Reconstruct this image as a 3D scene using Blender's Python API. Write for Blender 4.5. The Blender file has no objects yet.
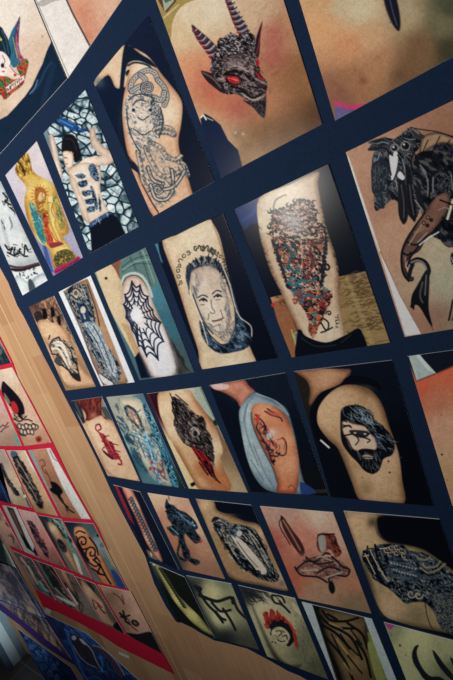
import bpy, math, random
import numpy as np

# ------------------------------------------------------------------ camera, light, exposure
U = 0.5                       # one wall unit in metres
CAM_H = 1.675                  # height of the lens above the floor
F_PX = 442.746
RM = np.array([[-0.73762036, 0.35992769, -0.5712865],
               [0.16240066, 0.91581281, 0.36730494],
               [0.65539471, 0.1781543, -0.73397467]])
EX, EZ, EY = -RM[:, 0], -RM[:, 1], -RM[:, 2]      # wall right, wall up, into the wall, in lens axes
scene = bpy.context.scene
COL = scene.collection
cam_d = bpy.data.cameras.new('camera')
cam = bpy.data.objects.new('camera', cam_d)
COL.objects.link(cam)
from mathutils import Matrix, Vector
W = np.array([EX, EY, EZ])                        # world = W @ lens
M = Matrix.Identity(4)
for r in range(3):
    M[r][0] = W[r, 0]; M[r][1] = -W[r, 1]; M[r][2] = -W[r, 2]
M[0][3] = 0.0; M[1][3] = -U; M[2][3] = CAM_H
cam.matrix_world = M
cam_d.sensor_fit = 'VERTICAL'; cam_d.sensor_height = 24.0
cam_d.lens = F_PX / 680.0 * 24.0
cam_d.clip_start = 0.02; cam_d.clip_end = 50
scene.camera = cam

world = bpy.data.worlds.new('room_ambience'); scene.world = world
world.use_nodes = True
world.node_tree.nodes['Background'].inputs[0].default_value = (0.50, 0.66, 1.0, 1)
world.node_tree.nodes['Background'].inputs[1].default_value = 0.058

# hall spotlight on a stand, aimed at the upper left of the display
sd = bpy.data.lights.new('hall_spotlight', 'SPOT')
sd.energy = 101.0; sd.color = (1.0, 0.955, 0.90); sd.shadow_soft_size = 0.10
sd.spot_size = 2 * math.acos(0.211); sd.spot_blend = 1.0
so = bpy.data.objects.new('hall_spotlight', sd); COL.objects.link(so)
so.location = (-1.0, -1.405, 1.85)
so.rotation_euler = (Vector((-1.20, 0, 2.44)) - Vector(so.location)).to_track_quat('-Z', 'Y').to_euler()

# cool fill light added low down to brighten the post and the last banners
s2 = bpy.data.lights.new('post_fill_light', 'SPOT')
s2.energy = 120.0; s2.color = (0.80, 0.93, 1.0); s2.shadow_soft_size = 0.12
s2.spot_size = math.radians(21); s2.spot_blend = 1.0
so2 = bpy.data.objects.new('post_fill_light', s2); COL.objects.link(so2)
so2.location = (-0.9, -0.62, 0.62)
so2.rotation_euler = (Vector((-2.80, -0.03, 0.42)) - Vector(so2.location)).to_track_quat('-Z', 'Y').to_euler()

scene.view_settings.view_transform = 'Standard'
scene.view_settings.look = 'None'
scene.view_settings.exposure = 0.0
scene.view_settings.gamma = 1.0
scene.view_settings.use_curve_mapping = False

# ------------------------------------------------------------------ helpers
def to_wall(px, py):
    """picture-frame coordinates of the trace -> metres on the wall plane (x, z)"""
    d = np.stack([(np.asarray(px, float) - 226.5) / F_PX, (np.asarray(py, float) - 340.0) / F_PX,
                  np.ones_like(np.asarray(px, float))], -1)
    w = d @ W.T
    return w[..., 0] / w[..., 1] * U, w[..., 2] / w[..., 1] * U + CAM_H

def to_trace(x, z):
    v = np.stack([np.asarray(x) / U, np.ones_like(np.asarray(x)), (np.asarray(z) - CAM_H) / U], -1) @ W
    return v[..., 0] / v[..., 2] * F_PX + 226.5, v[..., 1] / v[..., 2] * F_PX + 340.0

def pts(s):
    if not isinstance(s, str): return np.array(s, float)
    return np.array([[float(q) for q in t.split(',')] for t in s.split()])

def lin(h):
    h = h.lstrip('#')
    c = np.array([int(h[i:i + 2], 16) for i in (0, 2, 4)]) / 255.0
    return np.where(c <= 0.04045, c / 12.92, ((c + 0.055) / 1.055) ** 2.4)

def hexc(h):
    return np.array([int(h[i:i + 2], 16) for i in (0, 2, 4)]) / 255.0

_T = np.random.default_rng(7).random((256, 256))
_T2 = np.random.default_rng(8).random((256, 256))
def vnoise(x, y, T=_T):
    xi = np.floor(x).astype(int); yi = np.floor(y).astype(int)
    fx = x - xi; fy = y - yi
    fx = fx * fx * (3 - 2 * fx); fy = fy * fy * (3 - 2 * fy)
    a = T[xi % 256, yi % 256]; b = T[(xi + 1) % 256, yi % 256]
    c = T[xi % 256, (yi + 1) % 256]; d = T[(xi + 1) % 256, (yi + 1) % 256]
    return (a * (1 - fx) + b * fx) * (1 - fy) + (c * (1 - fx) + d * fx) * fy
def fbm(x, y, n=3):
    s = 0; t = 0; w = 1.0
    for i in range(n):
        s = s + w * vnoise(x * 2 ** i + 17 * i, y * 2 ** i + 31 * i); t += w; w *= 0.55
    return s / t
def worley(x, y):
    xi = np.floor(x).astype(int); yi = np.floor(y).astype(int)
    f1 = np.full(x.shape, 9.0); f2 = np.full(x.shape, 9.0); cid = np.zeros(x.shape)
    for i in (-1, 0, 1):
        for j in (-1, 0, 1):
            cx = (xi + i) % 256; cy = (yi + j) % 256
            dx = xi + i + _T[cx, cy] - x; dy = yi + j + _T2[cx, cy] - y
            d = np.sqrt(dx * dx + dy * dy)
            n = d < f1
            f2 = np.where(n, f1, np.minimum(f2, d)); cid = np.where(n, _T[cy, cx], cid); f1 = np.where(n, d, f1)
    return f1, f2, cid

def spline(p, closed, n=5):
    m = len(p)
    if m < 3: return p
    out = []
    rng = range(m) if closed else range(m - 1)
    for i in rng:
        if closed: a, b, c, d = p[i - 1], p[i], p[(i + 1) % m], p[(i + 2) % m]
        else: a, b, c, d = p[max(i - 1, 0)], p[i], p[i + 1], p[min(i + 2, m - 1)]
        for k in range(n):
            t = k / n
            out.append(0.5 * (2 * b + (c - a) * t + (2 * a - 5 * b + 4 * c - d) * t * t + (3 * b - a - 3 * c + d) * t ** 3))
    if not closed: out.append(p[-1])
    return np.array(out)

class Art:
    """paints the printed picture of a photograph on its own surface coordinates"""
    def __init__(s, X, Y):
        s.X = X; s.Y = Y; s.C = np.zeros(X.shape + (3,)); s.ox = s.oy = 0.0; s.s = 4.0
    def o(s, i, j, sc=None):
        if sc is None: s.ox = (0, 113, 226, 340)[i]; s.oy = 170 * j; s.s = 4.0
        else: s.ox, s.oy, s.s = i, j, sc
        return s
    def P(s, p):
        q = pts(p); return q / s.s + np.array([s.ox, s.oy])
    def box(s, q, pad):
        m = (s.X > q[:, 0].min() - pad) & (s.X < q[:, 0].max() + pad) & (s.Y > q[:, 1].min() - pad) & (s.Y < q[:, 1].max() + pad)
        return np.nonzero(m)
    def sdf(s, q, x, y):
        d = np.full(x.shape, 1e9); ins = np.zeros(x.shape, bool); n = len(q)
        for i in range(n):
            a = q[i - 1]; b = q[i]; e = b - a; L = e @ e + 1e-9
            t = np.clip(((x - a[0]) * e[0] + (y - a[1]) * e[1]) / L, 0, 1)
            d = np.minimum(d, (x - a[0] - t * e[0]) ** 2 + (y - a[1] - t * e[1]) ** 2)
            c = ((a[1] > y) != (b[1] > y))
            if abs(e[1]) > 1e-12: ins ^= c & (x < e[0] * (y - a[1]) / e[1] + a[0])
        d = np.sqrt(d)
        return np.where(ins, d, -d)
    def mix(s, m, al, col):
        s.C[m] = s.C[m] * (1 - al[:, None]) + col * al[:, None]
    def fill(s, c): s.C[:] = hexc(c); return s
    def grad(s, *st):
        """inverse-distance blend of colour spots: 'x,y' colour pairs"""
        w = 0; c = 0
        for i in range(0, len(st), 2):
            p = s.P(st[i])[0]; k = 1 / (((s.X - p[0]) ** 2 + (s.Y - p[1]) ** 2) + 40.0) ** 1.65
            w = w + k; c = c + k[..., None] * hexc(st[i + 1])
        s.C = c / w[..., None]; return s
    def p(s, p, c, al=1.0, so=0.55, sm=True, edge=None, ew=3.0, ea=0.7):
        q = s.P(p)
        if sm: q = spline(q, True, 4)
        m = s.box(q, 2 + so)
        if not len(m[0]): return s
        x, y = s.X[m], s.Y[m]; d = s.sdf(q, x, y)
        a = np.clip(d / (2 * so) + 0.5, 0, 1) * al
        col = np.broadcast_to(hexc(c), (len(x), 3))
        if edge:
            e = np.clip(1 - d / ew, 0, 1)[:, None] ** 1.3 * ea
            col = col * (1 - e) + hexc(edge) * e
        s.mix(m, a, col); return s
    def body(s, p, c, e, ew=6.0, light=None, lp=None, lr=10, so=0.55, grain=0.05, sm=True):
        """a limb or torso in a printed photo: main colour, colour at its rim, a lighter patch"""
        q = s.P(p)
        if sm: q = spline(q, True, 4)
        m = s.box(q, 2)
        if not len(m[0]): return s
        x, y = s.X[m], s.Y[m]; d = s.sdf(q, x, y)
        k = np.clip(1 - d / ew, 0, 1)[:, None] ** 1.2
        col = hexc(c) * (1 - k) + hexc(e) * k
        if light:
            for pp in s.P(lp):
                g = np.exp(-((x - pp[0]) ** 2 + (y - pp[1]) ** 2) / lr ** 2)[:, None]
                col = col * (1 - g) + hexc(light) * g
        col = col * (1 + grain * (fbm(x / 3.0, y / 3.0)[:, None] - 0.5) * 2)
        s.mix(m, np.clip(d / (2 * so) + 0.5, 0, 1), col); return s
    def l(s, p, w, c, al=1.0, so=0.45, w2=None, sm=True):
        q = s.P(p); w = w / s.s / 2; w2 = w if w2 is None else w2 / s.s / 2
        if sm: q = spline(q, False, 5)
        m = s.box(q, max(w, w2) + so + 1)
        if not len(m[0]): return s
        x, y = s.X[m], s.Y[m]; best = np.full(x.shape, -1e9); n = len(q) - 1
        for i in range(n):
            a = q[i]; b = q[i + 1]; e = b - a; L = e @ e + 1e-9
            t = np.clip(((x - a[0]) * e[0] + (y - a[1]) * e[1]) / L, 0, 1)
            dd = np.sqrt((x - a[0] - t * e[0]) ** 2 + (y - a[1] - t * e[1]) ** 2)
            best = np.maximum(best, w + (w2 - w) * (i + t) / n - dd)
        s.mix(m, np.clip(best / (2 * so) + 0.5, 0, 1) * al, np.broadcast_to(hexc(c), (len(x), 3))); return s
    def ls(s, w, c, *ps, **k):
        for p in ps: s.l(p, w, c, **k)
        return s
    def dot(s, p, r, c, al=1.0, so=0.5, ry=None, ang=0):
        for pp in s.P(p):
            rr = r / s.s; r2 = (ry or r) / s.s
            ca, sa = math.cos(ang), math.sin(ang)
            R = max(rr, r2) + 1.5 + so
            m = np.nonzero((abs(s.X - pp[0]) < R) & (abs(s.Y - pp[1]) < R))
            x = s.X[m] - pp[0]; y = s.Y[m] - pp[1]
            u = (x * ca + y * sa) / rr; v = (-x * sa + y * ca) / r2
            d = (1 - np.sqrt(u * u + v * v)) * min(rr, r2)
            s.mix(m, np.clip(d / (2 * so) + 0.5, 0, 1) * al, np.broadcast_to(hexc(c), (len(x), 3)))
        return s
    def glow(s, p, r, c, al=1.0):
        for pp in s.P(p):
            R = r / s.s
            g = np.exp(-((s.X - pp[0]) ** 2 + (s.Y - pp[1]) ** 2) / (R * R)) * al
            s.C = s.C * (1 - g[..., None]) + hexc(c) * g[..., None]
        return s
    def ink(s, p, cols, sc=2.0, ang=0.0, st=1.0, con=2.2, al=1.0, so=0.6, sm=True, seed=0, cell=False, rag=0.0):
        """a tattooed or textured patch: detail runs through the listed colours"""
        q = s.P(p)
        if sm: q = spline(q, True, 4)
        m = s.box(q, 2 + rag)
        if not len(m[0]): return s
        x, y = s.X[m], s.Y[m]; d = s.sdf(q, x, y)
        if rag: d = d + (fbm(x / 1.8 + 5, y / 1.8 + seed) - 0.5) * 2.6 * rag
        ca, sa = math.cos(ang), math.sin(ang)
        u = (x * ca + y * sa) / (sc * st * 1.35) + seed * 3.7; v = (-x * sa + y * ca) / (sc * 1.35) + seed * 1.9
        if cell:
            f1, f2, cid = worley(u, v)
            t = np.clip((f2 - f1 - 0.06) * 5, 0, 1) * (0.12 + 0.75 * cid + 0.5 * (fbm(x / 3.0 + 40 * cid, y / 3.0) - 0.3) - 0.35 * np.clip((u - np.floor(u)) - 0.5, 0, 1)) * np.clip(fbm(x / 9.0, y / 9.0) * 2.2 - 0.2, 0.25, 1.15)
        else:
            w = fbm(u * 0.5 + 9, v * 0.5) * 1.6
            t = (fbm(u + w, v - w, 2) - 0.5) * con * 1.25 + 0.5
        t = np.clip(t, 0, 0.9999) * (len(cols) - 1)
        cc = np.array([hexc(c) for c in cols]); i = t.astype(int); f = (t - i)[:, None]
        col = cc[i] * (1 - f) + cc[np.minimum(i + 1, len(cols) - 1)] * f
        s.mix(m, np.clip(d / (2 * so) + 0.5, 0, 1) * al, col); return s
    def spiral(s, c, r, turns, w, col, a0=0.0, sq=1.0, al=1.0, tail=None):
        n = max(8, int(turns * 10)); c = pts(c)[0]
        P = [(c[0] + r * (1 - i / n * 0.85) * math.cos(a0 + turns * 6.283 * i / n), c[1] + sq * r * (1 - i / n * 0.85) * math.sin(a0 + turns * 6.283 * i / n)) for i in range(n + 1)]
        if tail: P = [tuple(t) for t in pts(tail)] + P
        return s.l(np.array(P), w, col, al=al)
    def hatch(s, p, n, w, c, L=10, ang=0.0, jit=0.5, al=0.8, seed=1):
        """short parallel ink strokes inside an outline"""
        rnd = random.Random(seed); q = pts(p); x0, y0 = q.min(0); x1, y1 = q.max(0); k = 0; t = 0
        while k < n and t < n * 20:
            t += 1; x = rnd.uniform(x0, x1); y = rnd.uniform(y0, y1)
            if s.sdf(q, np.array([x]), np.array([y]))[0] < 0: continue
            k += 1; a = ang + rnd.uniform(-jit, jit); l = L * rnd.uniform(0.5, 1.3)
            cx = rnd.uniform(-.3, .3) * l
            s.l([(x - l / 2 * math.cos(a), y - l / 2 * math.sin(a)), (x + cx * math.sin(a), y - cx * math.cos(a)), (x + l / 2 * math.cos(a), y + l / 2 * math.sin(a))], w, c, al=al, w2=w * 0.4)
        return s

def mat(name, color=None, rough=0.6, spec=0.3, attr=False, coat=0.0, bump=None):
    m = bpy.data.materials.new(name); m.use_nodes = True
    nt = m.node_tree; b = nt.nodes['Principled BSDF']
    b.inputs['Roughness'].default_value = rough
    b.inputs['Specular IOR Level'].default_value = spec
    b.inputs['Coat Weight'].default_value = coat
    b.inputs['Coat Roughness'].default_value = 0.12
    if color is not None: b.inputs['Base Color'].default_value = (*color, 1)
    if attr:
        a = nt.nodes.new('ShaderNodeVertexColor'); a.layer_name = 'Col'
        nt.links.new(a.outputs['Color'], b.inputs['Base Color'])
    if bump:
        t = nt.nodes.new('ShaderNodeTexCoord'); n = nt.nodes.new('ShaderNodeTexNoise')
        n.inputs['Scale'].default_value = bump[0]; n.inputs['Detail'].default_value = 4
        k = nt.nodes.new('ShaderNodeBump'); k.inputs['Strength'].default_value = bump[1]; k.inputs['Distance'].default_value = 0.002
        nt.links.new(t.outputs['Object'], n.inputs['Vector']); nt.links.new(n.outputs['Fac'], k.inputs['Height'])
        nt.links.new(k.outputs['Normal'], b.inputs['Normal'])
    return m

def tag(o, label=None, cat=None, group=None, kind=None):
    for k, v in (('label', label), ('category', cat), ('group', group), ('kind', kind)):
        if v: o[k] = v
    return o

M_PRINT = mat('printed_photo_gloss', rough=0.22, spec=0.07, attr=True, coat=0.0)
M_PAPER = mat('paper_edge', (0.75, 0.74, 0.72), 0.7)
CAL = False

def sheet(name, tl, tr, br, bl, art, label, group, y=-0.0035, th=0.0011, E=None, dens=1.7, bulge=0.0, curl=0.0, mt=None, cat='photograph', nm=300, edge=None, bend=None, clipf=None):
    """a printed sheet on the wall: front face as a fine grid carrying its picture, thin paper edge behind"""
    c = np.array([tl, tr, br, bl], float)
    wx, wz = to_wall(c[:, 0], c[:, 1]); wx = np.maximum(wx, -2.62)
    lw = (np.hypot(*(c[1] - c[0])) + np.hypot(*(c[2] - c[3]))) / 2; lh = (np.hypot(*(c[3] - c[0])) + np.hypot(*(c[2] - c[1]))) / 2
    # far more of a slanted side is lost to perspective, so both directions follow their length in the trace
    nx = int(min(nm, max(6, lw * dens))); ny = int(min(nm, max(8, lh * dens)))
    u, v = np.meshgrid(np.linspace(0, 1, nx + 1), np.linspace(0, 1, ny + 1))
    def bil(a): return (a[0] * (1 - u) + a[1] * u) * (1 - v) + (a[3] * (1 - u) + a[2] * u) * v
    X = bil(wx); Z = bil(wz)
    if bend:   # (top, right, bottom, left) sag of the edges in metres, for sheets that do not lie square
        h = 4
        X = X + bend[1] * h * v * (1 - v) * u + bend[3] * h * v * (1 - v) * (1 - u)
        Z = Z + bend[0] * h * u * (1 - u) * (1 - v) + bend[2] * h * u * (1 - u) * v
    # the sheet as it sits: centre proud of the wall, one corner lifting
    Yp = y - bulge * 16 * u * (1 - u) * v * (1 - v) - curl * (1 - v) ** 6
    t = (U - (-y)) / U
    px, py = to_trace(X / t, (Z - CAM_H) / t + CAM_H)
    a = Art(px, py)
    art(a)
    # print grain and the contrast of the photographic paper
    g = (fbm(px / 5.0 + 3, py / 5.0) - 0.5) * 0.09 + (fbm(px / 1.3, py / 1.3 + 7, 2) - 0.5) * 0.14
    rgb = np.clip(a.C * (1 + g[..., None]), 0, 1); rgb = rgb + 0.34 * (rgb * rgb * (3 - 2 * rgb) - rgb)
    grey = rgb @ np.array([0.3, 0.59, 0.11]); rgb = grey[..., None] + (rgb - grey[..., None]) * 0.86
    rgb = np.clip(rgb * 1.03, 0, 1); L = np.where(rgb <= 0.04045, rgb / 12.92, ((rgb + 0.055) / 1.055) ** 2.4)
    if CAL: L[:] = 0.5
    elif E is not None:
        L = L / np.array(E)                    # printed tones under the light that falls on this sheet
        top = np.percentile(L.max(-1), 97)
        if top > 0.88: L = L * (0.88 / top)
        L = np.clip(L, 0.002, 0.93)
    n1, n2 = ny + 1, nx + 1
    front = np.stack([X, Yp, Z], -1).reshape(-1, 3)
    idx = np.arange(n1 * n2).reshape(n1, n2)
    quads = np.stack([idx[:-1, :-1], idx[1:, :-1], idx[1:, 1:], idx[:-1, 1:]], -1).reshape(-1, 4)
    ring = np.concatenate([idx[0, :], idx[1:, -1], idx[-1, -2::-1], idx[-2:0:-1, 0]])
    back = front[ring].copy(); back[:, 1] = y + th
    k = len(ring); b0 = len(front)
    i = np.arange(k); j = (i + 1) % k
    sides = np.stack([ring[i], ring[j], b0 + j, b0 + i], -1)
    verts = np.concatenate([front, back]); faces = np.concatenate([quads, sides])
    me = bpy.data.meshes.new(name)
    me.vertices.add(len(verts)); me.vertices.foreach_set('co', verts.astype(np.float32).ravel())
    me.loops.add(faces.size); me.loops.foreach_set('vertex_index', faces.astype(np.int32).ravel())
    me.polygons.add(len(faces))
    me.polygons.foreach_set('loop_start', np.arange(len(faces), dtype=np.int32) * 4)
    me.polygons.foreach_set('loop_total', np.full(len(faces), 4, dtype=np.int32))
    me.materials.append(mt or M_PRINT); me.materials.append(edge or M_PAPER)
    mi = np.zeros(len(faces), np.int32); mi[len(quads):] = 1
    me.polygons.foreach_set('material_index', mi)
    me.update(calc_edges=True)
    at = me.color_attributes.new('Col', 'FLOAT_COLOR', 'POINT')
    cv = np.ones((len(verts), 4), np.float32); cv[:b0, :3] = L.reshape(-1, 3); cv[b0:, :3] = 0.7
    at.data.foreach_set('color', cv.ravel())
    o = bpy.data.objects.new(name, me); COL.objects.link(o)
    # origin at the sheet's centre
    cx, cz = X.mean(), Z.mean()
    me.transform(Matrix.Translation((-cx, -y, -cz))); o.location = (cx, y, cz)
    return tag(o, label, cat, group)

def slab(name, outline, y0, y1, mt, parent=None):
    """flat board with an outline given in wall metres (x, z), front at y0, back at y1"""
    q = np.array(outline); n = len(q)
    me = bpy.data.meshes.new(name)
    vs = [(x, y0, z) for x, z in q] + [(x, y1, z) for x, z in q]
    me.from_pydata(vs, [], [tuple(range(n)), tuple(range(2 * n - 1, n - 1, -1))] + [((i + 1) % n, i, n + i, n + (i + 1) % n) for i in range(n)])
    me.materials.append(mt); me.update()
    import bmesh
    bm = bmesh.new(); bm.from_mesh(me); bmesh.ops.recalc_face_normals(bm, faces=bm.faces)
    bmesh.ops.triangulate(bm, faces=[f for f in bm.faces if len(f.verts) > 4]); bm.to_mesh(me); bm.free()
    o = bpy.data.objects.new(name, me); COL.objects.link(o)
    if parent: o.parent = parent
    return o

def traced(s, y):
    """outline traced in the picture frame -> wall metres for a surface that stands y in front of the wall"""
    q = pts(s); x, z = to_wall(q[:, 0], q[:, 1]); t = (U + y) / U
    return np.stack([x * t, (z - CAM_H) * t + CAM_H], -1)

# ------------------------------------------------------------------ pictures on the photographs
def glyphs(a, path, h, w, col, n, seed=3, al=0.9):
    """a row of small rounded script characters along a line"""
    q = spline(pts(path), False, 8); L = np.r_[0, np.cumsum(np.hypot(*np.diff(q, axis=0).T))]
    r = random.Random(seed)
    forms = ['.1,0 .1,.7 .5,1 .9,.7 .8,.35', '0,0 .3,.45 .8,.5 .9,.9 .4,1 .1,.8', '0,.5 .3,.05 .8,.2 .9,.95', '.2,.3 .5,0 .9,.3 .55,.5 .9,.8 .4,1 0,.8', '.8,.05 .2,.1 .1,.6 .6,.8 .9,.4', '0,.2 .4,.5 .2,1 .7,1 .9,.5 .6,.1', '.1,1 .1,.3 .5,.1 .5,.8 .9,.9 .9,.2']
    for i in range(n):
        t = L[-1] * (i + 0.5) / n; k = min(np.searchsorted(L, t), len(q) - 1); k0 = max(k - 1, 0)
        d = q[k] - q[k0]; d = d / (np.hypot(*d) + 1e-9); nn = np.array([-d[1], d[0]]); cw = L[-1] / n * 0.74
        f = pts(r.choice(forms)); P = [q[k] + d * (fx - .5) * cw + nn * (fy - .5) * h for fx, fy in f]
        a.l(np.array(P), w, col, al=al)

def art_pinup(a):
    a.o(0, 0).grad('60,20', 'ebdac8', '180,60', 'e6cdb6', '60,430', 'dcc0a6', '180,220', 'd9b79c', '20,460', 'c9a98c', '-80,100', 'ead8c6')
    a.p('206,165 187,205 170,255 148,300 128,345 100,385 60,430 30,462 0,478 -140,560 -140,900 40,900 300,420 290,310', '1b3047', sm=False)
    a.l('205,250 180,285 160,330 130,370', 9, '31506c', al=.6).l('150,320 140,350 120,375', 6, '6f8ea6', al=.7).l('215,260 170,420', 22, '243c56', al=.6)
    a.l('168,145 169,148', 6, 'a88468')
    a.p('-60,90 0,105 18,130 34,160 46,200 48,250 30,262 8,215 -60,200', '21343f').ls(3, '3f6a7c', '5,120 25,160 34,215', '0,150 18,190 26,240')
    a.dot('3,158 -4,150', 5, 'd7c64a')
    a.p('80,66 64,95 50,118 40,142 34,168 44,205 40,240 52,270 70,262 84,230 78,200 74,170 78,110', '2f6f86')
    a.ink('80,68 66,110 62,150 66,200 78,250 92,285 104,268 98,240 78,205 74,160', ['7c2f4a', 'b8485a', 'd0707a', '5a4a7a'], 1.3, 1.2, 3)
    a.ls(3, '244a6a', '72,90 60,140 56,190', '66,120 54,160 50,210', '60,180 62,230')
    a.l('52,150 60,190 70,230', 4, 'c9b04a', al=.8)
    a.p('-60,205 0,205 18,212 34,230 42,252 34,280 26,300 0,310 -60,300', 'ecd8cd').l('10,222 20,245 12,262 24,272', 3, '8a5a58').dot('10,262', 7, '2a3038', ry=9).dot('14,286', 5, 'a04048', ry=3)
    a.p('36,262 60,290 84,300 70,318 48,305 28,300', 'e6cbb8').l('38,262 62,292 84,300', 2.5, '7a4a48')
    a.ink('66,268 100,235 114,248 112,268 104,296 96,330 78,352 50,372 22,398 4,380 -60,390 -60,310 20,305 52,318 82,306', ['2f5a3a', '4d8a4c', 'b83a34', 'd8603c', 'c8453a', '7a2c2c'], 1.6, .7, 1.6, seed=3)
    a.p('22,350 50,330 80,310 96,300 98,318 74,338 48,358 28,372', 'e9cdbb', sm=False).hatch('24,352 96,302 96,318 28,370', 26, 2.5, '3a2a2c', 10, 1.9, .5)
    a.p('2,372 16,366 26,384 16,400', 'a8342e', sm=False).dot('8,340 30,322', 9, '3c7a44').dot('60,300 92,268', 6, 'd0483c')

def art_whitepaper(a):
    a.o(0, 0).fill('e6dacd').grad('190,80', 'e4d8ca', '300,260', 'e9dccb', '200,10', 'ded2c6')
    a.p('262,-10 290,50 325,118 364,192 520,60 620,-200 240,-200', 'dd9e80', sm=False)
    a.glow('330,60', 60, 'd07a5c', .6).glow('350,150', 40, 'cc6f52', .5).glow('440,20', 70, 'e6b596', .7).glow('235,150', 70, 'e8dccd', .9)
    a.p('142,-10 278,312 364,192 320,112 262,-20', 'e7dccf', sm=False)
    a.p('150,12 190,-12 240,-20 250,-4 215,6 185,20 165,26', 'a7a09a', al=.85)
    a.l('262,-10 292,56 326,120 366,196', 7, '5d4a46', sm=False).l('142,-6 276,308', 3, '8a847e', sm=False)

def art_bellytext(a):
    a.o(0, 1).fill('cdd3d2').body('-70,90 0,50 40,90 80,150 120,250 160,350 100,380 0,380', 'd4d6d3', '9fa8aa', 12, grain=.03)
    a.glow('40,220', 30, 'aab2b2', .6).l('38,190 48,220 42,240', 6, '59666a', al=.7).l('20,150 30,220 60,300', 20, 'e2e4e0', al=.5)
    a.l('8,200 20,260 40,330', 14, '9aa4a6', al=.5)
    glyphs(a.o(0, 1), '2,200 12,215 20,240', .5, 3, '30383c', 2)
    a.hatch('0,85 30,90 60,130 70,180 40,160 10,130', 18, 3, '1c2426', 20, 1.0, .9)
    a.ls(6, '181f22', '12,92 30,115 20,125 45,140', '38,112 60,140 50,150', '40,150 66,172 70,165')
    a.ls(6, '151c1f', '20,300 35,320 50,310 40,335', '60,310 56,335 75,335 80,315', '80,330 96,340 100,300 112,325', '30,330 60,345', '96,345 110,345')
    a.hatch('20,295 118,290 124,330 60,355 30,345', 18, 4, '20282b', 18, .2, .9)
    a.p('0,388 40,392 90,392 150,372 168,395 120,400 60,408 0,400', '3a2830').l('20,378 80,390 155,372', 9, '5c4248')
    a.p('36,400 80,408 168,382 185,410 130,430 108,446 60,430', 'dfe4e0').hatch('40,402 160,388 165,410 110,436 60,425', 18, 6, '20302e', 7, 1, 1)
    a.body('60,430 108,446 120,470 130,520 60,560', 'dde3e2', 'a6b2b4', 4).body('128,440 185,412 215,470 140,500', 'd5dcdb', '8e9a9c', 5)
    a.p('112,446 128,440 150,500 125,510', '4a5456')

def art_madonna(a):
    a.o(0, 1).grad('100,0', 'cfc0c4', '30,20', 'c6bcc6', '210,60', 'c4b4bc', '300,260', 'a79fb4', '180,330', '7f88ac', '160,-30', 'd8c6c6')
    a.p('170,300 185,305 215,410 190,400', '4a5c94', sm=False)
    a.body('60,0 95,-50 130,0 150,20 205,50 225,80 240,130 262,190 275,230 272,255 255,262 262,285 305,345 300,362 222,395 205,340 185,305 165,295 140,265 115,210 100,150 98,110 105,70 85,40', 'd1a34a', 'a8702a', 5, 'e0bd6a', '130,80 180,60 170,280 250,320', 10, grain=.1)
    a.ink('62,-10 80,-60 110,-70 125,-20 130,10 110,20 85,28 66,10', ['6a4a18', 'c79a44', '8a6420', 'e0b85c'], 1.2, 1.3, 2.5)
    a.l('62,-40 84,-20 100,20', 7, '2c2010', al=.8)
    for i in range(11):
        t = 2.6 + i * .37; x, y = 158, 100
        a.l([(x + 24 * math.cos(t), y + 30 * math.sin(t)), (x + 38 * math.cos(t), y + 44 * math.sin(t))], 4.5, 'd24a30', w2=1)
    a.dot('158,98', 26, 'e3c468', ry=32).dot('158,98', 24, 'c9503a', al=.35, ry=30).dot('160,100', 20, 'e8cf80', ry=26)
    a.ink('140,75 162,68 180,80 186,100 178,140 188,160 200,200 190,235 205,280 190,300 178,260 160,220 148,180 140,140', ['8a5a28', 'c8983c', '7c4a24', 'd8a850'], 1.4)
    a.dot('165,105', 13, 'e2b878', ry=20, ang=.2).l('170,92 168,104 174,112', 2, '6a3a20').l('166,120 174,120', 2, 'a03a28')
    a.p('150,80 165,70 180,82 184,100 176,92 160,90 152,110 146,130 142,100', 'a8642c')
    a.ink('118,130 138,140 150,170 168,190 172,240 185,280 178,296 160,280 142,240 128,190', ['2a7480', '48969a', '226070', '80b0a0'], 1.3, 1, 2)
    a.ink('172,180 186,180 195,230 215,290 210,310 195,300 184,260', ['b0342a', 'd4603a', '8a2420'], 1.2, 1.2, 2)
    a.body('192,110 208,105 215,125 212,150 225,180 222,215 240,260 250,290 236,292 222,260 205,225 196,190 192,150', 'e2c272', 'a87a34', 2).dot('202,118', 10, 'e6c47c', ry=15).l('192,130 210,135 205,160 218,190', 2, '7c5a28')
    a.ink('215,90 235,130 255,190 262,240 240,235 228,190 222,150 212,120', ['d8ac50', '5e7a48', 'c8983c', '3c6a5c'], 1.2, 1.2, 2, al=.8)
    a.p('196,298 215,290 240,288 255,296 235,305 205,312', '8c3a40').l('206,250 222,280 240,286', 3, 'c0442e')
    a.ink('215,350 240,325 270,320 300,345 285,365 250,378 225,388', ['3a4430', '8a7838', '2c3626', 'b08c40'], 1.1)
    a.l('228,330 262,318 292,330', 3, '4a4a28').p('218,398 245,380 285,365 312,345 322,362 280,385 225,415', 'b02c5c').l('222,408 270,385 315,355', 4, '7a1c44')

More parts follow.
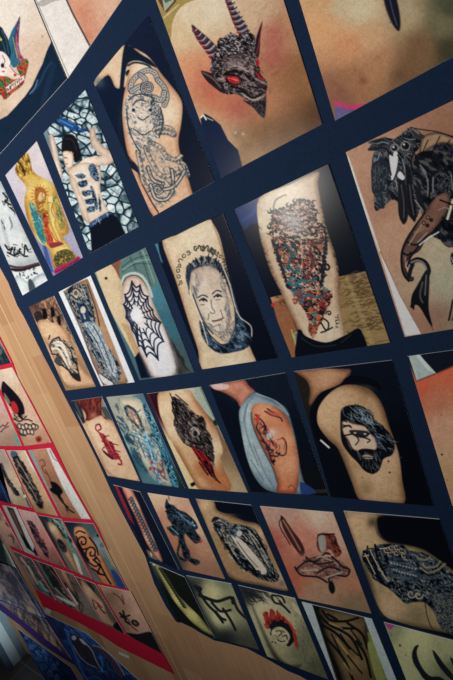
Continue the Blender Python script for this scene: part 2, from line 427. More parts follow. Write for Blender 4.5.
def art_stones(a):
    a.o(0, 0).fill('6f8288')
    a.ink('150,300 420,300 620,1000 300,1100', ['1a2e3a', '5c747c', 'a9bdbf', 'cfdcda', '8ba2a6', 'dfe8e4'], 6.4, .5, 1.25, seed=2, cell=True, sm=False)
    a.hatch('190,420 340,380 380,470 330,520 230,520', 20, 5, '1d3448', 40, .6, .8, .7, 4).hatch('290,700 480,660 540,900 380,980', 26, 5, '1a2c38', 30, 1, 1, .6, 5)
    a.p('230,478 255,472 275,485 310,500 322,512 350,520 330,530 300,525 275,515 250,498', '23508a').l('240,480 280,500 320,518', 5, '4c88c0').hatch('290,490 350,500 360,540 310,540', 8, 6, '162a3c', 24, .9, .6)
    a.body('196,545 212,540 225,580 238,640 250,690 245,720 228,700 212,640', 'dcc4b0', 'a08878', 3)
    a.body('365,510 380,512 388,555 420,590 450,610 460,640 430,660 380,665 360,680 330,700 360,790 400,860 420,880 370,900 330,870 310,800 282,740 280,690 330,640 375,625 400,622 380,600 362,570 358,530', 'd9bca4', 'a98a76', 4, 'e8d2bd', '350,650 350,780', 12)
    a.p('250,560 262,540 290,538 308,560 318,590 325,620 318,640 300,650 292,625 285,605 270,612 262,640 252,625 246,595', '1d1c22').l('262,555 290,560 306,600', 4, '3a3a46', al=.8)
    a.body('250,610 275,604 290,618 294,640 290,665 270,675 258,655', 'e3c6ae', 'b08f78', 2).l('256,630 268,632', 2.5, '3a2a2a').l('262,655 270,656', 3, 'a8504a').l('292,612 290,625 294,632', 3, 'c09880')
    o = a.o(0, 1)
    o.body('268,8 300,-20 340,-30 370,-25 400,-10 405,30 400,70 415,130 435,165 400,185 360,215 340,150 312,90 300,45', 'd7baa2', 'a4866f', 3, 'e6d0bb', '330,20 360,90 375,150', 10)
    for q in ('300,20 330,15 345,25 320,35', '312,50 345,40 350,60 322,70', '328,85 358,82 362,100 335,105', '340,120 372,112 372,135 345,135', '348,150 378,145 378,165 352,170', '362,70 372,68 392,140 385,160 372,120', '355,-15 375,-25 392,10 396,45 378,40 362,20', '395,100 404,130 405,165 396,160'):
        a.ink(q, ['1f3a50', '3c5e78', '7c94a0', '1a3046'], 1.1, .4, 2, rag=.5)
    a.p('360,212 395,190 432,168 470,190 520,290 470,330 425,350 372,390 362,260', '141b2a', sm=False).p('360,212 395,190 432,168 438,180 400,202 366,228', '3a5680').hatch('362,205 432,170 440,185 370,225', 10, 3, 'b8c8d0', 10, 1.2, .4)
    a.p('372,215 378,260 378,330 352,332 345,290 355,240', '7e969c', al=.0)

def art_octopus(a):
    a.o(1, 0).fill('1b2842').grad('100,100', '1c2740', '200,300', '18243c', '-20,600', '14203a', '330,560', '131d34')
    a.body('-80,340 -40,250 0,210 45,180 75,200 80,330 40,350 10,350 -20,300 -75,350', 'd8b493', 'b08a68', 3).glow('-55,330', 22, '4a5a66', .7)
    a.body('75,200 110,205 150,235 190,290 235,345 268,390 278,430 272,500 262,560 268,610 290,680 320,780 330,830 260,900 190,920 120,760 60,620 38,480 40,400 60,300', 'd6a784', 'a5724f', 5, 'e8c8a8', '100,420 140,520 220,450 120,260', 14)
    a.p('45,185 75,190 110,215 150,240 175,270 150,262 110,245 75,245 55,265 45,330 38,420 32,540 60,620 95,660 120,700 130,760 110,750 75,690 30,600 22,480 28,330', '182538', so=.7)
    a.l('60,262 90,250 140,262 165,290', 8, '2a3d4c').p('50,290 62,278 66,286 55,305', '22303e')
    # octopus: mantle, curled arms with rings of suckers
    a.ink('62,380 90,365 130,360 165,385 190,430 205,490 190,540 150,600 110,620 75,570 48,480 46,420', ['7c8488', 'c8ac94', 'dcc2aa', 'b8aca0', '66727a'], 1.5, .8, 2.0, 1.5)
    a.ink('95,600 150,595 200,600 260,640 285,680 250,720 262,760 200,830 150,840 120,760 105,690', ['6c767a', 'c4a68c', 'd2b094', '98948e', '56646c'], 1.6, .9, 2.2, 1.6, al=.8, so=2)
    a.ink('150,400 185,420 205,490 185,545 160,500', ['3a4a58', '8a9298', 'c4aa94', '2e3c4a'], 1.1)
    a.glow('110,480', 50, 'e9d6c0', .55)
    for P_ in ('70,360 75,330 100,300 135,282 165,290 180,320', '75,365 95,352 110,345', '180,320 205,350 215,390 205,420', '110,300 130,320 120,345', '165,390 195,400 205,370'):
        a.l(P_, 24, '34434f', al=.75).l(P_, 17, 'a09a92', al=.9)
        for q in spline(pts(P_), False, 3): a.dot([tuple(q)], 5.5, 'c4b4a4').dot([tuple(q)], 2.6, '2a3743')
    a.spiral('140,352', 30, 1.7, 11, '32424e', 1.2).spiral('140,352', 30, 1.7, 4, 'a8a6a0', 1.2)
    for P_ in ('165,520 190,508 230,515 245,540 215,530 180,530', '150,570 190,590 215,625 250,640 272,625', '130,590 150,640 190,700 240,700 262,690', '100,610 110,660 120,720 140,760', '265,650 285,660 300,700'):
        a.l(P_, 20, '3a4854', al=.75).l(P_, 14, 'bca48e')
        for q in spline(pts(P_), False, 3): a.dot([(q[0] + 4, q[1] + 4)], 4, '3a4854', al=.8)
        a.l(P_, 3, 'ccb8a4', al=.6).hatch([tuple(t) for t in (pts(P_) - 8)] + [tuple(t) for t in (pts(P_)[::-1] + 8)], 12, 2.5, '27333f', 10, 1.2, .5)
    a.ls(5, '3a4854', '62,400 90,380 130,378 165,395', '55,440 60,500 80,560 110,610', '190,430 200,490 185,550', '80,420 100,400 130,405', '100,470 120,480 140,465', '90,520 120,540 150,525').dot('82,440', 7, '2c3a46').dot('150,440', 7, '2c3a46')
    a.hatch('50,400 80,370 160,370 200,450 200,540 150,610 100,620 60,520', 90, 2.2, '33424e', 16, 1.1, 1.2, .75, 6)
    o = a.o(1, 1)
    o.spiral('180,78', 26, 1.5, 12, '35444f', 3.3).spiral('180,78', 26, 1.5, 5, 'b8a896', 3.3)
    for P_ in ('150,60 170,112 210,118 235,90 240,40 235,0', '205,78 235,70 262,45 285,5', '140,-10 160,40 200,55'):
        a.l(P_, 17, '36454f', al=.95).l(P_, 8, 'bba797').hatch([tuple(t) for t in (pts(P_) - 7)] + [tuple(t) for t in (pts(P_)[::-1] + 7)], 12, 2.2, '27333f', 9, 1.2, .5)
    a.body('65,-40 92,-10 110,40 140,90 165,140 185,170 168,190 130,140 95,70', 'cf9c7c', '9a6a52', 3).l('118,60 150,120 182,172', 4, '3c2c2c')
    a.p('30,-60 75,-35 100,0 130,55 110,20 70,-10 40,-40', '1a2638')
    a.l('292,-2 300,25', 7, '4a5c6c')

def art_demon(a):
    a.o(1, 0).grad('300,40', 'dcc4a0', '400,20', 'e0caa8', '240,120', 'd6b68c', '330,300', 'd69068', '400,400', 'c87c58', '360,470', 'c89870', '560,60', 'd4b08a', '700,120', 'c08e68', '760,300', '9c6c46', '830,480', '6a4628', '620,560', '8a6440', '560,620', 'a07c54', '700,560', '7c5836', '600,400', 'b87c58', '440,560', 'c09878', '600,-300', 'd0b090')
    a.glow('640,140 640,230 380,330 500,430', 60, 'b4484a', .42).glow('470,240', 80, 'c06a58', .3)
    a.hatch('560,0 690,0 800,440 640,560 600,300', 160, 6, '8a5c3c', 22, -.8, .6, .16, 2)
    a.p('165,-20 260,-60 360,-20 300,10 262,40 238,90 232,150 225,160 195,80', 'a48c50').p('175,-10 200,-10 250,-30 252,5 215,50 205,45', '6a4030', sm=False).p('196,-8 246,-22 244,4 206,48', '9aa890', sm=False).p('202,-4 238,-14 232,2 210,12', '5a6a5c', sm=False)
    a.l('205,70 232,45 262,20', 6, 'c8b478')
    a.p('350,472 368,455 395,470 430,500 460,560 500,600 518,670 480,730 380,720', '14284a', sm=False).l('352,470 362,462 372,478', 6, 'e8e0c8').l('372,470 400,482', 4, 'b8a488')
    a.glow('500,540 540,585', 26, '8c7450', .6).dot('490,530 520,535', 6, 'c8b8a0', al=.6)
    g = ['1c181e', '3a2e34', '6c5a5c', '9a8880', '2a2228', '504248']
    # horns
    a.p('315,98 350,125 395,165 430,205 445,235 425,255 398,245 370,205 340,165 322,130', '4a3a42')
    for i in range(7):
        t = i / 6; x = 326 + 90 * t; y = 120 + 108 * t; r = 7 + 17 * t
        a.l([(x - r * .9, y + r * .55), (x + r * .1, y + r * .35), (x + r, y - r * .5)], 9, 'a89c9e', al=.9).l([(x - r, y + r * .2), (x, y), (x + r * .8, y - r * .9)], 3.5, '22161e')
        a.l([(x - r * .75, y + r * .8), (x - r * .3, y + r * .75)], 8, 'b8202c', al=.85)
    a.p('435,-60 452,-60 472,0 490,40 520,80 540,115 546,150 520,165 500,130 480,90 462,40 448,0', '4a3a42')
    for i in range(10):
        t = i / 9; x = 446 + 80 * t; y = -40 + 178 * t; r = 9 + 12 * t
        a.l([(x - r, y + r * .5), (x, y + r * .3), (x + r, y - r * .35)], 9, 'a49a9e', al=.85).l([(x - r, y + r * .1), (x, y - r * .1), (x + r, y - r * .8)], 3.5, '20151c')
        a.l([(x - r * 1.0, y + r * .6), (x - r * .5, y + r * .7)], 7, 'a0242e', al=.75)
    a.p('597,85 590,130 588,180 582,228 562,236 566,190 576,140', '2c242c').l('596,95 586,160 575,215', 4, 'a03038')
    # crown of fur, ears, skull
    a.ink('390,260 415,190 420,160 450,145 470,130 500,140 540,130 565,140 570,170 560,210 520,230 470,240 440,270 400,300', ['18151b', '3c333a', '766a6c', '241e24', 'a49896'], 1.0, .5, 1.6, 2.4, rag=1.0)
    a.p('352,284 385,290 410,300 440,330 455,372 430,368 400,345 372,320', '2e242c').l('360,290 400,315 430,350', 8, '6a5250')
    a.ink('395,265 440,235 500,215 560,205 580,240 592,300 612,320 618,345 610,378 590,400 560,412 520,390 490,375 455,378 440,340 405,310', g, 2.0, .4, 1.8, 2.0, seed=4)
    a.p('440,262 480,232 520,240 548,222 530,258 500,268 460,270', '8a7670', al=.75).l('440,290 490,262 540,285 560,255', 7, 'a4908a').l('445,300 480,285 520,300 545,310', 8, '17131a')
    a.p('455,305 480,305 510,318 505,332 480,334 462,322', 'd8262c').l('462,312 500,322', 4, 'ff6a58').l('450,300 480,298 515,316', 6, '1a1218').l('455,326 480,340 510,334', 5, '1a1218')
    a.p('574,240 584,238 586,258 578,268 572,258', 'cc2830').p('570,286 580,284 602,318 596,326 578,306', 'd02a30').l('568,280 600,312', 4, '1a1218')
    a.l('520,300 545,330 560,360', 10, '8c7874').l('555,250 560,300 585,325 600,330', 10, '93807c').l('470,345 520,360 555,392 600,372', 8, '1b161c').l('540,345 580,350 612,342', 7, '2a2026').l('520,378 560,400 600,385', 6, 'b09c94')
    a.dot('596,345', 13, '3a2e34', ry=9).dot('575,372', 8, '8a7672', ry=6)
    a.ink('520,400 560,410 600,395 612,380 612,430 606,470 588,462 560,430', ['141118', '3c3238', '564a50', '1c181e'], 1.2, 1.2, 2)
    a.hatch('400,270 560,215 610,330 600,390 460,375', 90, 3.2, '17131a', 22, .6, .9, .7, 8).hatch('430,250 560,215 600,330 540,380', 50, 2.6, 'a89a94', 16, .6, .9, .6, 9)

def art_leafback(a):
    a.o(3, 0).grad('0,20', 'a89878', '80,40', 'b3a584', '-60,0', 'b08860', '-60,100', 'bc8a60', '40,180', 'b57e58', '120,150', 'b08a66', '150,260', '9a7050', '0,380', '7d5440', '60,330', '8e6444', '260,60', '9a8868', '330,200', '75573c', '420,100', '6a6448', '450,30', '4a4c3a', '440,200', '42402e', '260,300', '6e523a', '700,0', '30302a')
    a.glow('300,170 280,230 240,300', 26, '5e4830', .3).glow('90,322', 16, '5a3e2a', .5).dot('60,280 150,225 200,90 400,40', 3, '7a5a40')
    a.p('172,-40 180,20 195,65 215,105 236,124 242,90 236,40 228,0 224,-40', '1b1d2a', so=.9).l('200,0 212,50 228,100', 5, '3f4458').l('172,-20 184,30 205,90', 4, '5a4440', al=.6)
    a.p('-20,402 10,414 50,420 120,414 90,440 40,440 -20,420', 'b63364').p('-20,420 40,438 92,440 10,480 -20,482', '5c567c', sm=False).l('-10,432 60,440', 3, '8a3a6a')
    a.p('425,246 470,225 470,250 430,262', 'b02e60').p('440,262 480,240 480,270 440,270', '4a3a5a')

def art_wolfleg(a):
    a.o(0, 1).fill('c89a74').grad('130,540', '6a4a3c', '200,520', 'c79673', '180,620', 'd6aa84', '240,560', '8a6850', '330,860', 'a47d58', '290,840', '9c7650', '200,760', 'd2a680')
    a.hatch('120,545 215,500 240,560 250,620 170,620', 46, 5, '3a2a28', 50, 1.25, .25, .5, 3)
    a.ink('135,575 160,565 175,600 150,612', ['1c1c22', '4a3a3a', '20242a'], 1.3).p('170,558 184,556 190,590 174,596', '16181e').p('203,552 214,552 220,580 206,588', '15171d').p('205,605 213,602 216,625 206,622', '1c1c22').p('228,588 240,586 244,620 232,615', '1c1c22')
    a.p('240,580 262,600 300,690 315,700 295,640 265,580', '3a4650').hatch('240,580 262,585 310,700 290,690', 12, 3, '1e2a34', 22, 1.1, .2)
    a.body('150,612 170,598 230,618 268,650 300,720 330,790 388,855 330,870 270,862 230,790 190,700 158,650', 'd0a17a', '9a6f4c', 4, 'ddb68e', '200,640 250,830', 10)
    a.o(0, 270, 4.118)
    k = ['2c3036', '8c8074', 'd8b890', '4a5054', 'b89a7c']
    a.ink('205,310 215,285 240,275 265,290 290,300 312,345 322,400 330,455 300,445 275,410 250,385 230,375 240,350 212,340', k, 1.5, .9, 2, 2.2, rag=.4)
    a.ls(9, 'ddd0bc', '222,300 250,298 270,330 290,390', '215,325 240,325 262,360 282,410', '230,310 255,315 275,350')
    a.ls(5, '262b32', '212,338 205,310 218,288 242,276', '200,285 205,270', '212,345 240,352 262,378 300,438 330,456', '238,345 232,375 258,392', '300,360 318,400 330,455', '262,300 290,330 300,370', '225,375 245,392 262,392', '258,395 290,420 320,452')
    a.p('288,425 325,430 332,458 310,452', '2a2c32').p('225,368 245,360 255,385 238,390', '4a4c52')

def art_maiden(a):
    a.o(0, 270, 4.118).fill('e9ebec')
    a.body('262,88 300,60 360,35 385,80 460,250 540,440 520,470 425,475 385,390 330,240', 'b98d6a', '8a6248', 5, sm=False)
    g = ['202a38', '55697a', 'a8a89c', '2e3c4c', 'd2c4ae', '3c4e60']
    a.ink('270,100 300,65 350,60 372,110 392,180 400,230 430,300 470,350 500,420 480,470 430,460 405,400 370,330 335,240 300,160', g, 1.5, 1.1, 2.4, 2.2, rag=.4)
    a.dot('312,95', 13, 'c8b49c', ry=16).dot('312,95', 8, '6a5a50', ry=10).dot('312,112', 7, 'd8c8b0').ls(4, '2a2a34', '296,85 315,75 332,92', '296,105 318,120 335,110', '285,78 290,130 312,170')
    a.p('322,145 345,138 362,160 370,200 395,230 360,225 335,200', '2a4468').dot('342,165', 11, 'd8cab8', ry=15).l('330,148 345,140 358,158', 5, '1c2430').l('345,185 350,200', 6, 'cfc0ac')
    a.ink('345,220 400,225 440,310 480,400 470,440 430,380 390,300', ['b4b8b4', '6c8498', 'dcd8cc', '8ca0ac'], 1.4, 1.1, 3, 1.6).ls(4, '3a5270', '360,240 400,300 440,400', '385,230 430,320 465,420', '350,230 370,290 410,360')
    a.ls(5, '241c1c', '352,70 372,140 390,210', '360,60 392,150 410,230', al=.7).l('410,440 430,455 455,470', 20, 'dcd8ce')
    a.p('247,86 262,88 330,240 385,390 425,475 416,475 300,235', 'f0f2f3', sm=False).l('262,88 330,240 385,390 427,478', 3, '26303c', al=.8, sm=False)
    a.o(0, 1); a.p('348,428 366,418 480,680 545,860 520,865 455,700', 'eef0f1', sm=False)
    a.o(1, 340, 1) if False else None

def art_web(a):
    a.o(90, 230, 3.236).fill('5f7c80').grad('120,100', '6a8a86', '190,70', '5c8286', '230,200', '4c8090', '250,300', '3f7280', '290,420', '4c6468', '230,120', '7c9c98', '150,120', '6c8884')
    a.p('18,135 72,105 98,100 108,180 110,240 130,310 165,380 160,410 145,412 60,250', 'd8bc94', sm=False).p('100,300 130,310 165,385 150,412', 'c4a070', sm=False).dot('52,156', 4.5, '33261f').l('80,112 95,170 104,240', 9, 'c8a878', al=.6)
    a.p('68,108 95,96 104,130 98,160 82,128', '8c5c44').p('88,98 98,96 98,112 90,112', 'a8503c')
    a.p('145,412 165,385 215,475 165,480', '131d33', sm=False)
    a.p('235,300 262,350 320,455 332,458 275,468 262,400', '4c4a46', sm=False).hatch('235,310 320,450 275,465', 14, 6, '33302e', 40, .9, .2)
    a.p('98,110 130,80 185,55 205,110 218,170 190,200 178,160 150,145 115,150 104,175 96,140', '64807c').ls(5, '3c5654', '104,120 140,95 190,80', '104,135 145,110 200,110', '130,88 150,130', '160,70 182,130 196,180', al=.6).ls(4, '9cb6b0', '108,128 150,102 196,95', '170,66 195,130 208,170', al=.6)
    a.l('104,172 112,150 140,140 168,150 188,180 200,215', 9, 'b4c4be').l('106,178 116,156 142,147 165,157 184,186', 4, '2c3c40')
    a.body('106,176 120,154 144,147 166,158 186,188 206,240 236,306 258,372 276,462 208,476 184,440 156,385 128,320 110,262 104,215', 'd9b8a4', 'a07c68', 4, 'e8dcd8', '150,230 150,285 190,350', 14)
    a.p('150,330 215,300 258,372 276,462 208,476 180,420', 'e6e8ec', al=.85, so=4).p('110,262 128,320 156,385 184,440 208,476 200,470 170,420 138,350 118,290', 'b48468', al=.7, so=1.5)
    n = '1d2a42'; cx, cy = 150, 275
    E = [(108, 240), (112, 208), (135, 164), (162, 176), (188, 214), (204, 258), (230, 300), (240, 362), (222, 422), (184, 412), (158, 378), (136, 325), (116, 284)]
    for e in E: a.l([(cx + (e[0] - cx) * .3, cy + (e[1] - cy) * .3), e], 3.6, n, sm=False, so=.35)
    for k in (.45, .63, .81, .97):
        for p, q in zip(E, E[1:] + E[:1]):
            P0 = (cx + (p[0] - cx) * k, cy + (p[1] - cy) * k); P1 = (cx + (q[0] - cx) * k, cy + (q[1] - cy) * k)
            mid = ((P0[0] + P1[0]) / 2 * .88 + cx * .12, (P0[1] + P1[1]) / 2 * .88 + cy * .12)
            a.l([P0, mid, P1], 2.2 + 3.2 * k, n, al=.95, so=.35)
    a.dot('150,275', 18, 'ece8ea', ry=22, al=.95).glow('150,275', 16, 'f4f2f4', .6)

def art_portrait(a):
    a.o(1, 1).fill('131d33').grad('330,250', '16213a', '440,300', '101a30', '250,600', '121b30', '600,700', '0e1729')
    a.p('166,296 180,292 186,330 200,372 192,368 180,330', '4e8094', sm=False)
    a.body('196,282 250,262 375,200 400,215 425,262 445,340 462,420 500,560 545,700 575,790 490,806 360,810 340,720 300,600 250,440', 'd9bd98', 'b08c66', 5, 'e6cfab', '300,280 370,250 480,780', 16)
    a.l('400,215 430,300 460,440 520,640', 6, '8a6a50', al=.5)
    glyphs(a, '270,462 264,425 262,390 268,365 285,345 310,325', 16, 3.4, '20262e', 7, 3)
    glyphs(a, '322,318 350,312 380,314 410,330', 22, 5, '1a2028', 6, 5)
    glyphs(a, '410,328 432,350 450,380', 16, 3.4, '20262e', 4, 9)
    # hair, face, suit
    a.p('300,470 290,430 296,395 310,375 335,355 370,345 400,352 430,375 455,410 472,460 500,560 520,620 500,600 470,500 445,430 420,395 380,385 340,392 310,430 306,500', '38475a', al=.95)
    a.hatch('296,450 300,390 340,355 400,350 450,400 470,470 440,430 400,390 340,392 308,430', 70, 4, '1c2634', 34, 1.9, .6, .85, 2).hatch('330,380 400,350 450,400 410,395 350,395', 24, 3, 'a89c90', 26, 1.8, .5, .7, 3)
    a.body('310,420 330,395 380,388 420,402 445,450 462,520 470,570 465,620 450,650 420,662 395,650 370,610 340,560 315,500', 'd8bfa6', '93877e', 4, 'e6d2ba', '400,560 360,450 410,620', 10)
    a.ink('330,395 400,390 430,430 430,470 380,480 330,490 315,450', ['8f8078', 'c4a894', 'd0b8a2', 'b09a8a'], 4, 1.4, 2, 1.0, al=.45)
    a.ls(5, '3a4450', '340,510 360,500 378,508', '398,495 415,482 432,486').ls(6, '28323e', '346,522 362,514 376,524', '404,508 420,498 434,506').dot('362,521 420,505', 6, '1f2a36', ry=4)
    a.ls(3.5, '6a6460', '392,520 396,550 408,568 398,574 388,568', '384,575 380,600', '430,560 440,590', '350,540 365,538', '412,520 428,518')
    a.hatch('315,430 345,400 340,500 330,540', 20, 4, '5c6a74', 30, 1.3, .3, .55, 3).hatch('430,430 465,520 470,600 445,560', 20, 4, '5c6a74', 30, 1.2, .3, .6, 4).hatch('345,560 375,600 420,650 390,650 350,590', 20, 4, '6a747a', 22, .9, .3, .6, 5).l('382,520 388,556 380,570', 6, 'f0e0cc', al=.7)
    a.ls(7, 'c4b4a4', '338,348 346,366', '365,344 368,362', '398,350 394,366', '318,372 328,386', al=.7).ls(5, '16202c', '330,352 338,374', '352,344 356,368', '382,344 382,368', '410,356 404,376', '428,374 420,392').p('396,604 420,597 443,590 436,600 420,606 402,610', 'a07c70').l('396,603 420,601 444,590', 2.5, '3a3a40').l('405,626 430,616', 5, '9a8678').l('320,500 342,560 372,620 400,655', 6, '4a5058').hatch('440,600 470,560 470,620 430,660 400,650', 26, 3, '525a62', 18, 1.0, .4, .6, 6)
    a.o(0, 220, 1) if False else None
    a.o(150, 220, 2.832)
    a.ink('140,285 160,310 185,345 215,350 240,320 240,250 262,285 280,320 288,345 270,365 235,375 200,378 170,362 148,330', ['141d2a', '2c4054', '4c6880', '1c2a3a', '6a8294'], 1.6, .9, 2, 2, rag=.3)
    a.body('165,300 190,330 215,345 235,330 238,285 225,300 200,320', 'cbb49c', '8c8078', 2).hatch('170,310 200,335 235,330 236,295 215,320', 14, 2.4, '3a4450', 12, .8, .5, .7)
    a.ls(3, 'e6d8c4', '112,200 128,240 150,300 165,355', '205,130 225,180 240,240 255,275 285,300 288,330', al=.9).ls(3, '232f3e', '150,290 170,325 200,352 222,352', '240,250 242,300 225,345', '165,355 190,372')
    a.hatch('262,330 290,325 292,350 270,355', 8, 2, '20262e', 8, 1.2, .6)
    a.glow('232,330', 16, '5c7890', .3)  # soft bluish spot paints sheen onto the dark ink of the suit

def art_dragonleg(a):
    a.o(2, 1).fill('101a30').grad('60,300', '0f1a30', '450,100', '0c1528', '300,800', '0c1424')
    a.p('34,156 130,112 132,190 128,215 100,214 75,240 60,215', '173a72', sm=False).l('70,200 100,180 125,150', 14, '22529a', al=.6)
    a.p('178,510 225,500 240,520 275,590 300,650 320,760 240,770 215,640', '9c6644', sm=False).p('178,510 225,500 222,515 186,530', 'b8845c', sm=False).dot('188,540', 8, 'd43a34').ls(4, '6a3c26', '230,520 270,600 300,700')
    a.ls(6, '6fae9a', '270,660 285,650 300,690', '275,665 290,720').ls(5, 'c8b060', '262,640 280,700 300,740')
    a.o(3, 1)
    a.p('-80,440 30,420 110,403 210,690 120,720 0,730 -60,600', 'a08458', sm=False)
    a.hatch('-60,440 110,405 200,690 60,700', 90, 7, '6e5636', 50, -.15, .12, .6, 5).p('20,425 34,420 140,700 118,700', 'b89c6c', al=.5, sm=False).p('-78,445 -5,430 40,600 -40,600', 'a08050', al=.5, sm=False)
    a.hatch('40,430 105,410 190,640 110,640', 60, 5, '58452c', 26, -.2, .15, .6, 7)
    a.o(2, 1)
    a.body('132,112 250,60 366,5 368,60 385,150 405,240 435,330 450,400 452,480 468,620 480,700 455,740 330,720 300,660 250,560 215,480 180,410 150,320 132,240', 'd5b494', '8c6c50', 6, 'e6ceac', '200,150 260,100 160,200 400,640', 16)
    a.hatch('128,200 150,300 190,420 240,560 200,500 150,380 125,260', 50, 3, '1f1d26', 22, .3, .5, .5, 2).hatch('370,30 400,180 450,360 458,500 440,380 390,200', 60, 3, '1f1d26', 22, .9, .4, .5, 3)
    k = ['15202c', '2c4a58', '7c3a38', 'b4584a', 'c8a080', '1c2834', '4a6a70', 'd8b090']
    o1 = '180,170 200,160 230,150 260,140 285,120 310,118 345,130 355,160 362,200 375,225 395,230 400,275 365,262 320,262 270,275 235,262 200,248 178,250 176,215 190,200'
    a.ink(o1, k, 1.25, .4, 1.3, 2.2, rag=1.4, seed=2)
    a.ink('185,265 235,262 260,280 320,275 370,270 395,262 408,310 400,370 395,420 375,470 350,480 300,490 280,520 262,490 240,450 225,410 205,370 192,330 182,290', k, 1.2, .9, 1.3, 2.3, rag=1.0, seed=5)
    a.ink('270,505 300,488 350,480 400,478 425,495 420,530 400,560 385,600 362,650 350,672 330,650 330,600 312,560 290,530', ['141c28', '8c3230', 'c4503c', '24404e', 'c87048', '18222e', 'd09470'], 1.2, .5, 1.3, 2.3, rag=1.0, seed=7)
    a.l('190,258 240,250 300,262 340,272 372,266', 8, 'dcbc9a', al=.9).l('255,480 290,492 340,470', 6, 'd6b492', al=.8)
    a.l('200,170 190,150 200,120 225,105 240,100', 7, '6c6a66', al=.85).spiral('402,392', 20, 1.1, 8, '1c2028', 2.6).spiral('412,574', 12, 1.1, 5, '1c2028', 3).ls(6, '1c2028', '372,600 390,595 410,612 405,640 380,650', '380,610 400,640 425,630', '395,235 400,270', '388,430 402,420')
    a.p('250,440 265,425 270,440 262,470 300,480 310,500 280,500 255,480', '3c7480', al=.8).hatch('255,430 300,440 330,500 290,510', 18, 4, '2a6470', 20, .8, .8, .8).dot('215,330 240,360 230,420 265,450 340,560 370,590 352,640 250,330 375,310', 10, 'cc6a3c', al=.75, ry=13).dot('255,460 300,520 340,500 385,540 320,430', 9, '9c3038', al=.8, ry=14)
    a.hatch('255,285 370,285 385,410 330,470 270,420', 80, 3, '181e28', 22, 1.3, .6, .7, 11).hatch('255,285 370,285 385,410 330,470 270,420', 40, 3, 'd8b094', 18, 1.3, .6, .6, 12)
    rr = random.Random(12)
    for q in spline(pts(o1), True, 2):
        t = rr.uniform(0, 6.28); a.l([(q[0], q[1]), (q[0] + 9 * math.cos(t), q[1] + 9 * math.sin(t)), (q[0] + 16 * math.cos(t + .7), q[1] + 16 * math.sin(t + .7))], 9, rr.choice(['1b3038', '24434e', '182430']), w2=2)
    for i in range(40):
        x = rr.uniform(190, 400); y = rr.uniform(270, 640); lim = 90 - max(0, y - 470) * .28; m0 = 295 + max(0, y - 420) * .36; lim = 92 - max(0, y - 440) * .3
        if abs(x - m0) > lim: continue
        c = rr.choice(['17222c', '17222c', '1f4450', '8c2c30', 'c85c3c', '3c7c84', 'b03c3c'])
        a.spiral('%f,%f' % (x, y), rr.uniform(9, 17), rr.uniform(.6, 1.1), 6, c, rr.uniform(0, 6))
    for y0 in range(285, 470, 16):
        a.l([(188 + (y0 - 285) * .32, y0), (198 + (y0 - 285) * .32, y0 + 14)], 14, '1a2a34', al=.8, w2=4).l([(402 - (y0 - 285) * .1, y0), (392 - (y0 - 285) * .1, y0 + 14)], 14, '1a2a34', al=.8, w2=4)
    a.l('240,300 262,340 250,380 275,410', 10, '2f6470', al=.8).l('350,280 335,330 350,370 330,420', 9, '8c3434', al=.8).l('300,280 305,360 295,420', 5, 'd8b498', al=.7).l('245,450 275,462 300,440 340,448 360,430', 9, '2f7480').l('300,520 330,500 370,510 395,500', 8, '2f7480')
    a.hatch('440,570 452,575 455,640 440,640', 10, 3.5, '1c1c22', 12, .3, .9)
    a.glow('272,212', 44, 'e6e4e0', .62).glow('232,190', 22, 'dcd8d0', .4).glow('300,250', 30, 'd8d2ca', .25)  # whitish glare on the leg, painted into the print's colour
    a.p('285,655 300,640 320,665 400,690 480,660 540,640 560,800 300,800', '111722').ls(4, '2e3a48', '300,670 360,705 440,700', '460,690 500,660')
    a.o(226, 170, 4)

